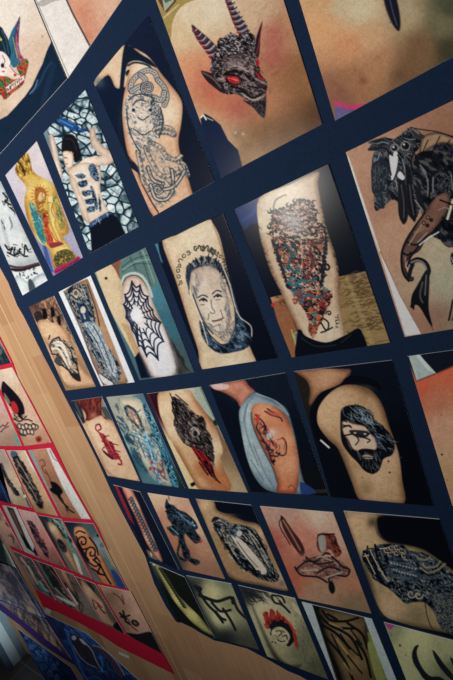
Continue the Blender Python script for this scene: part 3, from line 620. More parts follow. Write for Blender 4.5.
def art_creature(a):
    a.o(3, 1).grad('150,150', 'b08268', '100,-60', 'bb8a6e', '200,350', 'b88c70', '300,600', 'a87a64', '230,250', 'bd9074', '400,350', 'b7a88a', '420,450', 'a8a488', '330,480', 'b0967a', '380,600', '987460', '450,-30', '9c6c54', '450,600', '94806a', '800,300', '907060')
    a.hatch('60,0 240,0 260,480 330,640 180,400', 120, 4, '9a6e58', 10, .3, 1, .16, 3)
    a.p('155,318 262,664 326,655 240,500 185,380', 'd9d2cc', sm=False).l('160,325 200,410 240,500 326,655', 3, '7a5c50', al=.7).p('26,-66 40,-40 160,320 156,330 60,60', 'cfcac0', sm=False)
    a.o(3, 0)
    g = ['10141c', '262c38', '4a505c', '7c7672', '1a1e28', '38404c']
    a.ink('128,575 150,560 170,548 215,555 240,540 285,508 330,540 345,560 310,600 290,640 300,680 330,760 300,880 220,800 170,830 140,840 135,760 128,640 140,600 112,600', g, 2.2, .8, 1.8, 2, rag=.4)
    a.ink('345,560 400,540 460,545 560,600 560,900 420,960 340,900 300,680', ['0e121a', '20262f', '3c424c', '151922', '6a605a'], 3.0, .9, 2, 2)
    a.body('330,548 390,530 452,548 560,590 540,610 452,580 400,575 350,600 320,620', 'a68468', '4c3c34', 3).ls(4, '1c1c22', '285,512 340,520 400,530 460,552', '352,560 330,610', '400,545 372,600', '440,560 410,600')
    a.p('285,508 312,530 340,545 320,560 296,545', '3e3a3a').l('290,515 315,535', 4, '9c8878')
    a.p('112,570 150,556 175,556 190,575 160,585 140,580', '20252e').p('112,602 140,585 150,600', '20252e').l('118,572 150,575', 4, '6c7078')
    a.dot('218,592', 17, '8a8884').dot('218,592', 12, '1a1e28').dot('262,584', 20, '8a8884').dot('262,584', 15, '12161e').dot('256,578 214,588', 4, 'e8ecf0').dot('300,630', 13, '4c4640').dot('300,630', 7, '8a6450')
    a.p('130,640 150,620 170,640 180,690 175,760 178,830 150,820 140,740', '25303c').hatch('132,620 180,640 180,820 145,820', 40, 3, '7a8a96', 14, .9, .8, .5, 4).dot('140,640', 8, '6a7884')
    a.dot('355,640', 14, 'dce4ec', al=.95).glow('355,640', 22, '9cb0c0', .6)  # pale spot of sheen painted over the dark creature
    a.p('215,612 232,618 225,680 210,720 205,700', 'f2f4f4')  # sharp white glare painted into the picture
    a.ls(5, '0c1016', '140,600 165,590 190,600 205,620', '140,680 160,670 178,690', '190,600 200,650 205,700', '240,545 262,560 290,565 310,590', '300,600 285,640 292,700', '230,620 250,660 245,720', '150,735 165,745 176,735').ls(4, '8c9298', '150,575 172,568 195,575', '136,650 142,690 138,730', '250,640 262,690 268,740', '222,720 232,760', '310,680 318,740', '275,560 300,556', '160,612 150,640').hatch('240,560 300,560 300,700 240,700', 16, 4, '5c6066', 30, 1.2, .3, .7, 5)
    a.o(3, 1)
    a.p('128,-20 165,-40 200,-20 190,40 195,80 205,110 180,85 150,92 130,90 125,40', '222a36').hatch('128,-20 195,-20 190,85 130,90', 30, 3, '8a8e94', 24, 1.5, .4, .6)
    a.p('235,10 250,5 262,60 270,110 272,185 255,218 235,180 232,100', '1d2129').l('245,60 255,130 255,190', 5, '565250').p('262,-20 285,10 290,80 305,140 306,180 298,208 275,170 268,90', '191d25').l('278,60 285,120 295,180', 5, '5c5450').p('300,60 325,100 350,150 350,180 325,150 305,110', '20242c')
    a.p('198,-60 228,-30 218,0 208,15 202,-10', 'eef2f4').p('230,25 240,5 258,28 250,40', 'f4f6f8')  # more of the white glare, painted as small patches
    a.ink('300,-60 460,-60 560,100 560,260 452,310 405,285 400,240 350,165 320,90', ['0c1018', '1e242e', '12161e', '343a44', '5c5650'], 2.6, .7, 2, 2)
    a.dot('405,60', 38, '4a4a4c', ry=52).dot('405,60', 32, '171b24', ry=44).dot('408,60', 20, '2c323c', ry=28).hatch('380,20 440,20 440,100 380,100', 20, 3, '8a8478', 14, 1.5, 1)
    a.body('350,150 385,110 420,90 440,110 430,170 400,210 350,265 320,320 285,345 262,380 275,420 295,430 290,445 265,440 245,400 243,330 265,280 300,230', '6f5347', '1c1e26', 4, '8e6450', '395,120 350,215', 12)
    a.ls(7, '15181f', '340,170 300,225 265,280 248,330 250,400 275,445', '400,235 350,265 318,300 282,350 270,385', '270,290 300,300 320,290', '250,330 270,340 285,330').ls(4, 'a89080', '330,215 300,260 275,300', '350,250 310,290', '262,350 262,390').dot('335,212 352,190 365,200 350,222', 8, '2a2428').dot('335,212 352,190', 4, 'b08a74')
    a.l('318,300 350,275 395,248', 5, 'd8d8cc').l('300,250 330,235', 14, 'a48a78', al=.4)
    a.l('285,370 310,358 340,370 355,400 348,430 325,470 305,510 288,545', 20, '181b22', w2=14).l('285,370 310,362 335,374 345,402 332,440', 8, '868480', al=.9).l('275,430 282,400 290,380', 16, '20242c')
    a.p('345,400 358,430 356,490 355,560 370,625 355,610 320,550 300,540 296,560 284,540 288,500 310,460', '16191f').l('330,450 320,500 330,530', 8, '4c4e54').l('345,420 340,500', 5, '6a686a')
    a.l('365,625 372,640', 4, '8a4a4c').l('452,120 430,195', 10, 'd2c8a8').p('442,350 450,330 480,330 480,385 450,380', '1c2028').l('446,350 452,370', 4, 'b0b4ac').ls(8, '20232b', '452,520 436,600', '470,520 452,600')
    a.ls(5, '7c8088', '372,30 372,90', '445,20 450,80', '330,0 350,40 352,100', '320,-20 345,10').ls(6, '0a0e14', '340,-10 360,40 356,110', '440,-10 470,60 460,160', '400,120 452,140', '410,190 452,230').ls(4, '9a9088', '395,160 420,150 440,160', '300,120 330,160').glow('400,450', 60, 'b6b096', .25)

def art_scorpion(a):
    a.o(60, 370, 4.53).fill('caa07c').grad('160,150', 'b06a54', '110,250', 'd0a684', '300,480', 'cc9c70', '230,440', 'd8ac84', '150,380', 'd2a680', '350,480', 'b88860')
    a.p('40,138 80,133 100,180 115,235 105,245 80,200', '26343c', sm=False).l('70,150 95,210', 7, '5c7068', al=.6)
    a.p('185,118 197,118 245,240 220,222 200,190', '7a8480', sm=False).p('180,165 215,170 240,230 205,215', '4a5254', sm=False).l('190,120 215,175', 5, 'a8b0ac')
    a.body('66,136 180,118 186,150 190,200 220,225 250,245 200,250 140,235 115,240 118,200 90,165', '7c3a30', '4c2020', 4, grain=.3).hatch('80,140 180,125 185,190 120,190', 50, 4, '58201c', 36, 1.4, .3, .6).hatch('90,140 180,125 185,180 130,180', 14, 3, 'b46048', 30, 1.4, .3, .6, 4)
    a.body('115,240 135,228 185,205 205,222 245,240 300,340 370,500 225,478 160,340', 'd8ae8a', 'a87c5a', 4, 'e4c09c', '160,260 200,330', 10).glow('150,205', 14, 'b87858', .7)
    a.l('164,250 178,246 186,265 176,272', 7, '8c1c2c').l('164,250 162,268 180,285', 6, 'a82838')
    a.ink('180,288 200,292 218,318 240,330 250,360 268,385 272,400 248,405 225,395 212,360 196,330 184,305', ['6c1420', '9c2a38', '7a1c2a', 'b44448'], 1.0, .9, 1.2, rag=.6)
    a.ls(4, '7a1c28', '205,320 190,325', '215,340 198,350', '245,335 262,340', '225,385 205,375 192,360 200,350', '240,400 232,392', '255,365 272,370', '205,300 222,298').l('200,370 215,385 238,402', 9, '4a2838').l('262,398 276,410 278,428 264,426', 7, '9c2434').l('205,310 240,370', 5, 'e06a68', al=.7)

def art_sword(a):
    a.o(1, 2).fill('4a6a78').grad('10,240', '8a8c80', '120,230', '4c6474', '60,260', 'b09c84', '60,420', '8a9c94', '150,350', '7ea4a6', '200,450', '2e6a78', '260,560', '263c34', '290,590', '1c2c2c', '100,460', '28505c', '170,560', '4c7078', '200,390', '27485c')
    a.body('20,235 60,228 110,240 130,300 160,350 180,420 200,480 225,540 240,585 190,575 150,545 115,480 70,400 40,310', 'b8a48a', '6c8078', 6, 'c8b498', '90,290 150,450', 12)
    a.ink('115,230 150,300 180,360 205,430 235,500 262,585 238,585 215,520 190,450 160,370 130,300', ['16384c', '4a90a4', '23586c', '7cb0b4', '1b3040'], 1.5, 1.1, 2)
    a.hatch('10,250 60,350 110,460 140,540 110,500 60,420 20,330', 40, 6, '1f3a4c', 30, 1.0, .4, .7, 2)
    a.p('44,275 52,262 66,262 95,285 118,335 130,370 120,375 92,345 62,315', '1d3038').body('54,278 64,270 90,292 110,338 118,362 90,335 64,308', 'c88a68', '8c5844', 2).l('64,285 92,320 110,350', 5, 'e0b08c')
    a.ls(5, '2a6c8c', '75,370 110,380 160,378', '110,280 85,300', '90,400 130,420', '80,380 120,400', '80,345 100,372', '95,440 120,415', '100,390 130,470', al=.9).ls(3, 'b8d4d4', '78,375 110,388', '115,405 140,420', '100,360 120,350').dot('148,385 158,380', 8, '1c3444')
    a.p('120,370 140,378 160,420 170,460 182,510 190,565 176,570 160,530 142,480 130,430', '5c98b0').l('135,385 150,440 165,500 182,560', 6, '9cc8cc').l('142,400 165,480', 3, '1f4c68')
    a.ls(5, '245a74', '160,380 175,360', '165,400 190,440 200,500', '150,400 180,430', '190,540 215,560').dot('180,500', 12, 'c8703c', al=.6)
    a.ink('44,262 90,280 130,340 165,380 190,440 215,560 180,575 140,480 90,400 50,320', ['1c3c50', '5c8c98', 'b8a890', '2c5060', 'c8c0b0'], 1.3, 1.1, 1.8, 2.2, al=.38, so=2)
    a.hatch('60,270 120,290 190,440 215,560 170,560 90,400', 40, 2.6, '17303f', 18, 1.0, .8, .7, 6)
    a.dot('155,490 165,515 185,525 198,495 200,520 150,515 205,550 192,530', 5, '963338', ry=7).l('140,450 155,500 185,560', 4, 'b04848', al=.7).l('205,230 290,585', 3, '1c2830')

def art_feathered(a):
    a.o(1, 2).fill('c89a70').grad('160,250', '5c2430', '290,210', 'c8b496', '350,220', 'b8b8a4', '400,320', '6c6c5c', '260,440', 'dcc08c', '320,560', 'e0c898', '440,400', '8a6a50')
    a.p('143,212 185,208 190,260 205,320 230,400 210,360 175,290', '3a1824', sm=False).p('320,190 357,184 400,290 430,350 445,400 410,330 370,290 340,250', 'a6b09c', sm=False).p('345,188 357,184 420,330 440,380 425,360', '6f8078', sm=False).dot('412,330', 12, '2c3430')
    a.p('215,390 240,410 260,450 320,560 340,590 345,600 310,598 240,460', 'dfc490', sm=False).p('240,405 260,420 340,570 375,598 330,560', 'e4ceA0'.lower(), sm=False).p('308,575 345,555 350,568 315,588', '16161c', sm=False)
    a.body('180,215 215,205 300,200 330,235 370,290 410,350 435,420 440,450 430,470 445,520 470,600 355,600 320,560 270,470 225,390 195,320 182,270', 'd3a478', '9a6440', 6, 'e4c49c', '205,280 240,360 410,430 260,215', 14)
    a.p('395,590 330,520 340,490 400,500 440,540 470,600', 'b46238', al=.7, so=4).glow('360,500', 28, 'c06a40', .5).glow('440,560', 26, 'c87848', .6)
    a.ink('238,225 262,235 300,265 330,295 355,305 370,325 375,360 390,380 400,420 405,470 400,520 390,500 372,470 340,440 310,430 280,410 255,370 242,330 248,300 238,270', ['18161c', '3c3438', '625854', '241f26', '8c7c70'], 1.1, 1.0, 2.6, 2.0, rag=.8)
    a.ls(4, '16141a', '228,215 245,255 260,290', '235,250 250,300 262,340', '240,235 290,290', '236,280 258,330', '250,218 300,260').hatch('240,230 330,295 300,400 250,350', 60, 3, '14131a', 30, 1.0, .4, .8, 3).hatch('240,240 350,310 380,400 300,420', 30, 2.6, 'b09c8c', 22, .9, .5, .7, 4)
    a.hatch('300,290 380,360 400,430 330,400', 24, 4, '141218', 26, .9, .5, .8, 8).hatch('250,300 300,320 330,420 270,380', 24, 3, '7c6c64', 24, 1.1, .4, .6, 9)
    a.dot('330,372', 16, '8c827c', ry=20, ang=.8).dot('330,374', 9, '26222a', ry=12).l('312,360 325,350 345,375', 5, 'b8aaa0').dot('350,320', 12, '221e26').l('300,400 330,415 365,420', 7, '1c1820')
    a.ink('315,428 345,440 375,465 395,500 400,540 415,565 405,555 380,530 350,490', ['6c141c', 'b82830', '3a1418', '90202a', '1a1216'], 1.2, .9, 2.6, rag=.6)
    a.ls(5, '16141a', '345,490 365,520 380,540', '390,500 410,550 428,572', '370,500 395,545', '400,520 405,545').ls(5, 'b82a30', '330,440 360,480', '360,450 385,490')

def art_blueshirt(a):
    a.o(2, 2).fill('151f2e').grad('200,170', '182436', '340,400', '131a28', '20,400', '0f1828', '400,600', '181a20')
    a.body('-60,175 0,165 70,158 90,180 118,210 90,235 60,270 40,240 0,215 -60,190', 'c8866c', '8a4c3c', 5).p('-60,180 -20,175 10,180 5,195 -40,200', 'e8d4cc', al=.6).glow('45,215', 22, 'b87058', .6)
    a.body('60,265 90,225 115,208 150,222 215,252 245,280 262,330 280,400 295,500 310,560 325,600 300,618 205,612 150,592 110,540 80,460 62,370 52,300', '8ba0a8', '54686e', 6, 'a6b8ba', '90,300 80,400 120,480', 14)
    a.ls(6, '6c8086', '85,260 75,320 90,400 130,500', '110,225 80,270 70,330', '110,420 150,520 190,590', '100,480 150,560', al=.7).ls(4, 'b4c4c6', '95,250 85,300 95,370', '120,215 200,245 250,300', al=.7)
    a.body('100,290 108,262 130,252 180,258 225,285 255,330 275,400 290,470 292,540 288,590 270,615 205,610 205,570 190,520 160,460 125,390 104,330', 'cf7a54', '84402c', 6, 'e09a70', '150,280 250,500 240,400', 14)
    a.l('100,290 104,330 125,390 160,460 190,520 204,570', 5, '4c5c62').glow('190,380', 26, 'e8b89c', .55)
    a.ls(5, '30262e', '120,298 128,330 122,350 140,385 165,430 180,480 192,498', '118,300 150,330 165,370', '155,285 180,300 215,310 225,325', '165,275 190,290', '140,400 175,430', '225,390 240,410 240,450 225,462 200,450', '150,345 190,420', '175,460 205,465 215,450', '140,350 160,345 150,370 172,372', '165,440 190,440 175,455')
    a.hatch('120,300 160,330 200,400 220,460 185,490 140,380', 50, 3.5, '3a3038', 18, 1.0, .8, .85, 3).hatch('125,310 170,350 215,450 160,420', 16, 5, 'b83c3c', 16, .9, .6, .85).p('120,300 132,300 130,325 122,335', 'c84040').p('160,282 200,288 215,305 180,302', 'c05048', al=.7).l('205,400 235,395 232,440', 4, 'c04848')
    a.dot('172,385', 12, 'b4bcc4', al=.7).glow('180,372', 14, 'e4e0e0', .7).dot('190,485', 7, '24222c')
    a.l('250,590 262,580 280,600', 4, '8a4c38').p('295,570 318,575 355,600 360,612 305,618', '2c4a80').p('355,600 400,596 412,610 360,612', '3c3634', sm=False)

def art_bearded(a):
    a.o(2, 2).fill('0f1522').grad('500,150', '101a2c', '700,500', '0c121e', '300,500', '0e1523', '350,200', '2a2622')
    a.body('278,120 452,115 500,120 480,160 430,190 380,215 340,260 330,250 335,200 320,160', 'a87858', '5c3c2c', 5, 'c0916c', '400,150', 14)
    a.body('365,290 385,240 440,190 500,178 560,190 600,220 630,270 655,350 690,450 705,560 715,650 640,660 540,645 500,560 450,440 410,400 370,350', 'b8916a', '6e5036', 7, 'd0a880', '400,290 430,250 640,480 600,560', 18)
    a.glow('560,200', 30, '6e5438', .5).glow('560,590', 30, '7a6444', .5)
    a.p('452,180 480,150 520,142 600,160 620,200 580,182 540,175 480,178 430,200 385,245 365,290 368,340 410,400 450,440 420,430 380,420 350,370 335,300 345,260 380,210', '0d121c')
    a.l('380,402 412,430', 7, 'd8dcd8', sm=False).dot('655,530', 4, '4c3020').dot('650,485', 4, '4c3020').dot('545,550 700,470 560,460', 2.5, '6c4a34')
    a.o(3, 2)
    a.p('2,300 8,275 30,262 60,260 95,268 120,290 140,320 170,345 200,375 215,410 218,440 205,462 180,472 165,490 160,515 140,534 120,534 95,520 70,490 45,465 25,440 8,410 2,370', '151a22')
    a.body('8,330 30,320 60,335 100,345 120,370 140,395 148,430 125,450 95,440 70,445 45,430 30,400 12,370', 'd4b498', '8c7058', 2)
    a.hatch('8,290 60,262 120,290 215,400 200,460 150,400 110,345 60,330 10,330', 110, 3.5, '0e1218', 36, .7, .5, .8, 2).hatch('8,290 60,262 120,290 215,400 205,460 160,430 110,345 60,330', 60, 2.6, '8fa0aa', 34, .75, .45, .85, 5)
    a.hatch('40,268 100,275 110,330 60,320', 20, 3, 'a4bcc8', 24, .9, .6, .6, 6)
    a.ls(6, '12161e', '10,350 35,342 45,350', '20,382 60,375 90,385 118,375').ls(5, '1c1c22', '8,340 40,345', '60,380 75,400 62,420', '95,390 120,400 110,410', '30,400 50,440').p('40,360 110,365 112,385 85,392 50,380', '1c2028', al=.85).dot('60,372 100,376', 5, 'd8c8b4', ry=3)
    a.p('75,440 110,435 150,445 170,480 150,525 120,530 85,500 60,470', '14181f').p('88,465 105,458 130,466 125,476 100,474', 'b89c84').l('90,468 125,470', 3, '14161c').hatch('70,450 165,450 155,525 100,520', 40, 2.2, '8c9498', 20, 1.2, .5, .7, 7).p('25,390 40,410 48,440 35,425', '5c4a3e')
    a.p('125,300 112,330 130,340', 'b8c4c8', al=.4)

def art_barestripe(a):
    a.o(3, 2).fill('b07c5c').grad('330,190', 'b4583c', '450,130', 'b85c40', '380,240', 'a8684e', '420,340', 'b08468', '440,560', 'a8845e', '480,460', 'ac8a68', '700,300', '8a6044', '700,600', '86684a')
    a.p('250,40 600,20 600,60 452,108 385,135 306,165 270,80', '141c2a', sm=False).p('272,58 318,56 335,80 384,132 306,163', '909c98', sm=False).p('300,60 320,60 384,134 350,120', 'b4bcb4', al=.7, sm=False).l('285,70 310,155', 8, 'a8a49c', al=.5)
    a.l('306,168 384,136 452,106 520,80', 6, 'a0452c', al=.7).hatch('330,180 450,140 600,300 450,600', 60, 4, 'c49878', 12, .3, 1, .12).dot('408,458', 4, '3a2820').dot('430,560 405,300', 2, '6c4a38')

def art_lettering(a):
    a.o(110, 470, 2.517).fill('12192a')
    a.p('8,34 18,38 50,108 62,140 46,120', '7c2030', sm=False)
    a.body('28,40 52,45 70,80 100,150 132,226 118,224 95,190 60,110', 'b87c68', '704438', 3, 'd09c84', '60,90 100,170', 6)
    for i in range(17):
        t = i / 16; x = 52 + 62 * t; y = 72 + 128 * t
        a.l([(x - 5, y + 3), (x + 1, y - 4), (x + 5, y + 1), (x, y + 6)], 2.6, '1d2838').l([(x - 3, y + 4), (x + 4, y - 2)], 2, '2c4450')
    a.l('56,66 118,196', 2, '4a6c74', al=.6)
    a.p('92,200 112,215 120,226 104,226', '5c5c54').p('100,205 106,212 104,218', 'a8a48c')

def art_creeper(a):
    a.o(1, 3).fill('c09070').grad('180,-40', 'c8a484', '200,-60', 'd4b090', '340,60', 'd8ac8c', '300,-60', 'c4957a', '380,150', 'bc8a6c', '430,250', '9c7458', '250,120', 'b07458', '320,230', 'a8745c', '200,40', 'b88468', '270,220', '5c5044')
    a.glow('300,170', 24, 'c06858', .4).glow('340,120', 16, 'c86a60', .5)
    k = ['10161f', '1d2a36', '3a505c', '18202c']
    o = '208,-20 215,-45 225,-25 245,-18 260,-2 290,10 320,35 335,55 340,72 330,82 345,105 352,120 335,135 320,128 300,105 285,95 290,130 305,165 312,190 340,200 348,212 330,222 305,205 285,190 275,160 270,140 262,175 275,192 295,200 285,206 262,192 255,165 262,130 258,105 240,100 222,80 215,70 235,60 218,30 212,0'
    a.ink(o, k, 1.5, .8, 1.6, 2, rag=.25)
    a.l('262,10 290,40 325,62', 6, '5a8098', al=.9).l('232,70 262,98', 4, '7a98a4').hatch('225,-10 320,40 330,70 260,60', 20, 3, '6a8898', 14, .7, .6, .7).dot('318,50 325,62', 4, '8cb4cc').l('210,5 240,0 250,15', 5, '121822').l('325,120 350,130 356,122', 4, '8a4048').l('225,-40 222,-55', 4, '7c3c3c')

def art_wings(a):
    a.o(2, 3).fill('131b2c').grad('100,20', '0f1828', '200,100', '101826', '-40,-20', '8a7058')
    a.o(110, 470, 2.517)
    a.p('218,70 300,74 360,80 372,120 330,112 270,108 250,105 232,95', '101728', sm=False).body('215,68 258,72 270,100 300,112 340,128 372,136 398,170 425,220 455,302 380,292 300,270 262,205 235,130', 'a8845f', '5c4836', 4, 'c8a47c', '262,130 240,90 380,160 430,270', 8)
    k = ['141a24', '3a4a58', '8c8c80', '1c2632', 'c8b8a0', '24303e']
    a.ink('258,128 268,120 285,122 305,135 335,138 365,150 380,175 395,205 410,240 425,265 418,282 380,275 350,258 320,235 300,205 280,175 262,150', k, 1.7, .8, 2.4, 2.2, rag=.5)
    a.p('305,165 320,168 345,190 375,225 395,255 380,262 355,235 330,205', 'd8c8b0', al=.95).dot('325,160', 7, 'd8c4a8').l('320,180 345,215 372,245', 2, '4a4c50').ls(2.5, '141a24', '345,150 360,180 378,215 400,250', '355,150 375,180 395,220', '262,135 275,165 300,200 325,240', '270,130 290,160', '330,150 350,175')
    a.ls(2, 'c8c0b0', '262,130 280,128 300,145', '340,145 372,180 402,235', '350,160 375,200 410,260', '280,150 300,190 330,235', '300,215 340,255').hatch('345,145 380,170 420,260 400,270', 26, 2, '0f141c', 18, 1.1, .3, .9)
    a.hatch('262,132 300,130 340,240 320,236 285,190', 34, 2.4, '10161e', 20, 1.0, .3, .9, 3).hatch('300,210 400,265 420,280 340,258', 26, 3, '10161e', 12, .9, .8, .9, 4).hatch('262,125 300,128 330,200 300,200', 16, 2, 'cabda4', 14, 1.0, .4, .8, 5)
    a.ls(3, '10161e', '330,140 352,150 370,172', '340,232 348,246 342,254', '352,238 362,250 356,258').glow('318,158', 12, '7ca0c0', .4).p('255,130 262,118 275,120 268,128', '20262e').glow('432,285', 8, '4a5c80', .5)  # soft bluish glow paints sheen over the dark wing ink

def art_plume(a):
    a.o(250, 490, 2.23).fill('c08c74').grad('60,50', 'b08c7c', '160,60', 'c8ac94', '40,120', 'a85c4c', '90,200', 'b4644c', '230,200', 'b07c60', '150,240', 'a88468', '240,260', '8c7458', '120,110', 'c07c68', '200,80', 'c09880')
    a.hatch('30,40 185,50 270,265 110,235', 160, 2.5, '8c4c3c', 8, .3, 1.2, .18, 2)
    # an ink and brown ornament of leaf blades and ribbons
    a.p('68,58 76,62 95,90 112,112 122,135 116,148 100,130 84,105 72,80', '4a2a26').l('74,68 92,98 112,134', 4, '8c6858').l('70,62 66,80 90,122', 2, '251a1c')
    a.ink('150,102 165,96 188,100 196,120 204,140 192,150 178,132 160,140 150,130', ['3a1c1c', '7c3a30', '54282a', '8c4c3c'], 1.3, .9, 2).l('152,100 188,98', 3, '1c1c22').p('152,106 166,102 170,130 158,138', '9a9488')
    a.ink('104,176 125,158 150,152 170,140 192,152 222,176 216,190 186,192 186,214 178,208 170,196 140,192 112,186', ['2a2024', '6c3c34', 'a08878', '4a2c2c', 'b8a090'], 1.2, .3, 2, al=.75).p('100,150 130,140 160,150 200,165 220,180 200,205 170,200 130,195 104,180', '9c6a5c', al=.55, so=3).hatch('104,176 130,150 160,150 215,180 185,200', 30, 2, '3a2a2c', 12, .3, .9, .7, 4)
    a.ls(4, '26222a', '104,176 125,160 150,158 170,140 190,155 205,170 222,178 215,192 190,190 176,200 184,222', '100,172 115,190 150,194 172,206', '125,150 150,165 185,160', '150,185 175,172 200,178').ls(3, 'a89c90', '115,180 150,178', '150,150 185,145', '170,195 205,184').p('176,206 184,204 190,222 184,232 176,222', '1c1c24').ls(3, '5c3430', '120,158 145,150', '160,170 190,168')

def art_shoulderpiece(a):
    a.o(3, 3).fill('0d1320').grad('300,60', '0c121e', '40,30', '9a7a5c', '420,120', '0a101a', '600,200', '0a0f18')
    a.body('20,0 120,5 150,15 140,60 150,100 190,128 240,135 300,140 360,170 420,215 470,260 600,420 640,560 452,500 360,480 250,455 175,420 130,330 90,210 50,80', '94805c', '4a402c', 6, 'b49470', '80,60 200,390 60,100 110,130', 18)
    a.glow('130,50', 22, '2c241c', .6).glow('300,430', 40, '70644a', .5)
    a.p('160,25 260,28 395,30 430,140 452,230 400,200 340,160 280,142 190,122 160,95 150,60', '0a0f1a', so=1)
    k = ['0c121c', '1f2a38', '4c5a66', '101824', '8c8c80', '18222e']
    a.ink('90,170 110,155 140,150 150,140 200,135 250,140 270,160 300,165 345,175 400,210 450,255 620,420 640,560 452,500 420,480 370,400 335,370 300,368 262,375 235,350 190,310 150,285 110,235 92,200', k, 2.0, .7, 1.6, 2.2, rag=.4)
    a.hatch('90,175 130,160 200,290 140,270', 20, 7, '101622', 40, .9, .3, .9, 3).ls(9, '0f1520', '95,165 130,195 160,280 200,310', '100,200 130,235 150,270', '140,140 150,190 185,260').ls(4, 'b8a888', '100,175 120,215 140,255', '95,185 115,180', '120,160 150,220 190,285', '160,155 200,150')
    for p_ in ('185,160', '205,150', '225,148', '245,160', '255,180', '200,175', '225,170'):
        a.spiral(p_, 11, .9, 4, 'c0a482', 1.0).spiral(p_, 7, .7, 3, '14161e', 1.0)
    a.ls(5, '98a4a8', '195,205 230,212 270,215 310,235', '205,235 250,240 300,262', '230,270 280,275', al=.6).p('195,190 225,180 250,200 300,225 330,270 290,290 240,280 210,240', '3c4c5c', al=.5)
    for i in range(9): a.dot([(205 + i * 12, 212 + i * 3), (215 + i * 11, 240 + i * 3)], 3.5, 'b4b4a4', al=.8)
    a.ls(7, '8a8468', '320,230 350,250 390,240 420,215', '330,215 345,230 385,225 400,205', '310,190 335,200 360,190', al=.9).ls(5, '0c121c', '325,240 355,262 400,250').hatch('300,170 450,260 452,480 380,400', 60, 4, '66706c', 20, .9, .7, .6, 4)
    a.spiral('285,335', 20, 1, 6, '9c947c').spiral('315,340', 18, 1, 6, '9c947c').ink('370,340 452,360 452,480 400,470', ['141c28', '8a8a7c', '0e141e', '5c6668'], 1.1, .6)
    a.l('340,370 350,430 372,482', 4, '443a2a')

def art_ivyarm(a):
    a.o(1, 3).fill('1a1f1c').grad('160,215', '3c4238', '260,300', '14181a', '380,480', '1c2018', '200,420', '12181c')
    a.p('150,206 290,262 330,380 300,360 240,300 190,240', '181c18', sm=False).l('165,212 285,260', 2, '6c7468', al=.6)
    a.body('160,210 185,225 220,270 262,340 310,390 350,430 390,480 410,505 370,490 330,462 280,410 235,350 195,280', '96905a', '565432', 3, 'b0a868', '260,360 320,420', 8)
    for i in range(15):
        t = i / 14; x = 185 + 95 * t; y = 235 + 150 * t
        a.l([(x, y), (x + 6, y + 5)], 7, '23261c').l([(x + 8, y - 4), (x + 12, y + 6)], 4, '2a2e20')
    a.p('255,440 150,300 160,260 200,330 300,440 350,478', '131a18').dot('163,218', 4, 'c4c4b0')

def art_branch(a):
    a.o(1, 3).fill('5c5c46').grad('300,262', '54584c', '440,290', '5c6050', '350,400', '848060', '400,330', '989068', '430,430', 'a09a74', '470,380', '6c6c50', '380,500', '3a3c30', '440,520', '1c2024', '310,300', '23282a', '540,560', '3c3e32')
    a.ls(13, '161c20', '330,305 345,325 355,345 372,352', '345,340 380,355 420,365 470,350 480,372').ls(10, '161c20', '355,345 380,380 410,410 440,450', '395,370 430,405 470,400', '440,395 470,440 490,480', '410,405 430,430 450,440', '480,350 500,400 540,440').dot('345,315', 13, '161c20', ry=10, ang=.6)
    a.p('300,262 340,340 400,460 460,560 430,540 350,430 300,330', '1c2422', al=.7, so=3)

def art_flames(a):
    a.o(2, 3).fill('8c8464').grad('70,310', '3a3c38', '200,360', '9a9274', '280,370', '847c64', '140,400', 'a49c78', '200,560', '8c8664', '300,560', '6c6a52', '380,640', '54543f', '170,480', '989070', '340,500', '64644c', '240,480', 'a8a07c', '60,330', '24282c')
    a.hatch('60,300 170,320 190,350 130,370 100,370', 60, 4, '1c2024', 34, .5, .5, .7, 3).hatch('280,380 310,450 390,650 300,600 270,540', 150, 2.5, '444638', 12, 1.0, .8, .4, 4)
    a.p('100,372 130,440 190,560 250,620 300,620 260,640 190,590', '1e2220', al=.8, so=2)
    # hair ornament in ink, a ring of red flames round a small ink rosette
    a.ls(8, '1c2226', '185,340 200,345 215,365 230,385', '182,345 195,370 225,380 255,410', '205,340 225,350 235,370').spiral('205,352', 9, 1, 4, '8c8c78')
    f = ['5c1818', '8c2a22', '74201c', 'a03a2a']
    a.ink('155,440 148,415 165,405 172,425 178,395 195,408 200,425 205,400 215,420 230,425 245,440 262,460 275,480 285,520 288,550 275,545 270,520 258,490 240,470 215,455 195,448 180,450 170,475 155,465', f, 1.2, 1.1, 2, rag=.5)
    a.p('180,452 192,440 206,446 222,438 234,450 250,456 258,474 270,486 268,504 272,522 262,538 250,546 240,536 256,510 246,486 226,470 206,468 190,478 184,500 176,496 180,480 172,468', '171d22')
    a.ink('182,486 200,470 226,474 246,490 254,512 244,536 222,540 200,528 186,510', ['9c9474', 'a8a080', '8a8466'], 2).ls(5, '23282a', '200,486 214,482 222,494 210,504', '226,506 240,502 246,516', '206,520 222,526 236,524', al=.85).ls(3, '7c2420', '196,500 206,512', '222,482 232,490')
    a.l('258,445 275,490', 4, 'c05838')
    a.ls(6, '98302a', '160,440 158,418 168,430', '180,430 184,404 196,430', '206,430 212,412 224,436', '236,436 262,470 276,520 280,545').dot('185,528 198,530', 3, '1c2024')
    a.p('262,370 285,385 300,420 285,410 268,390', 'a09c84', al=.8)

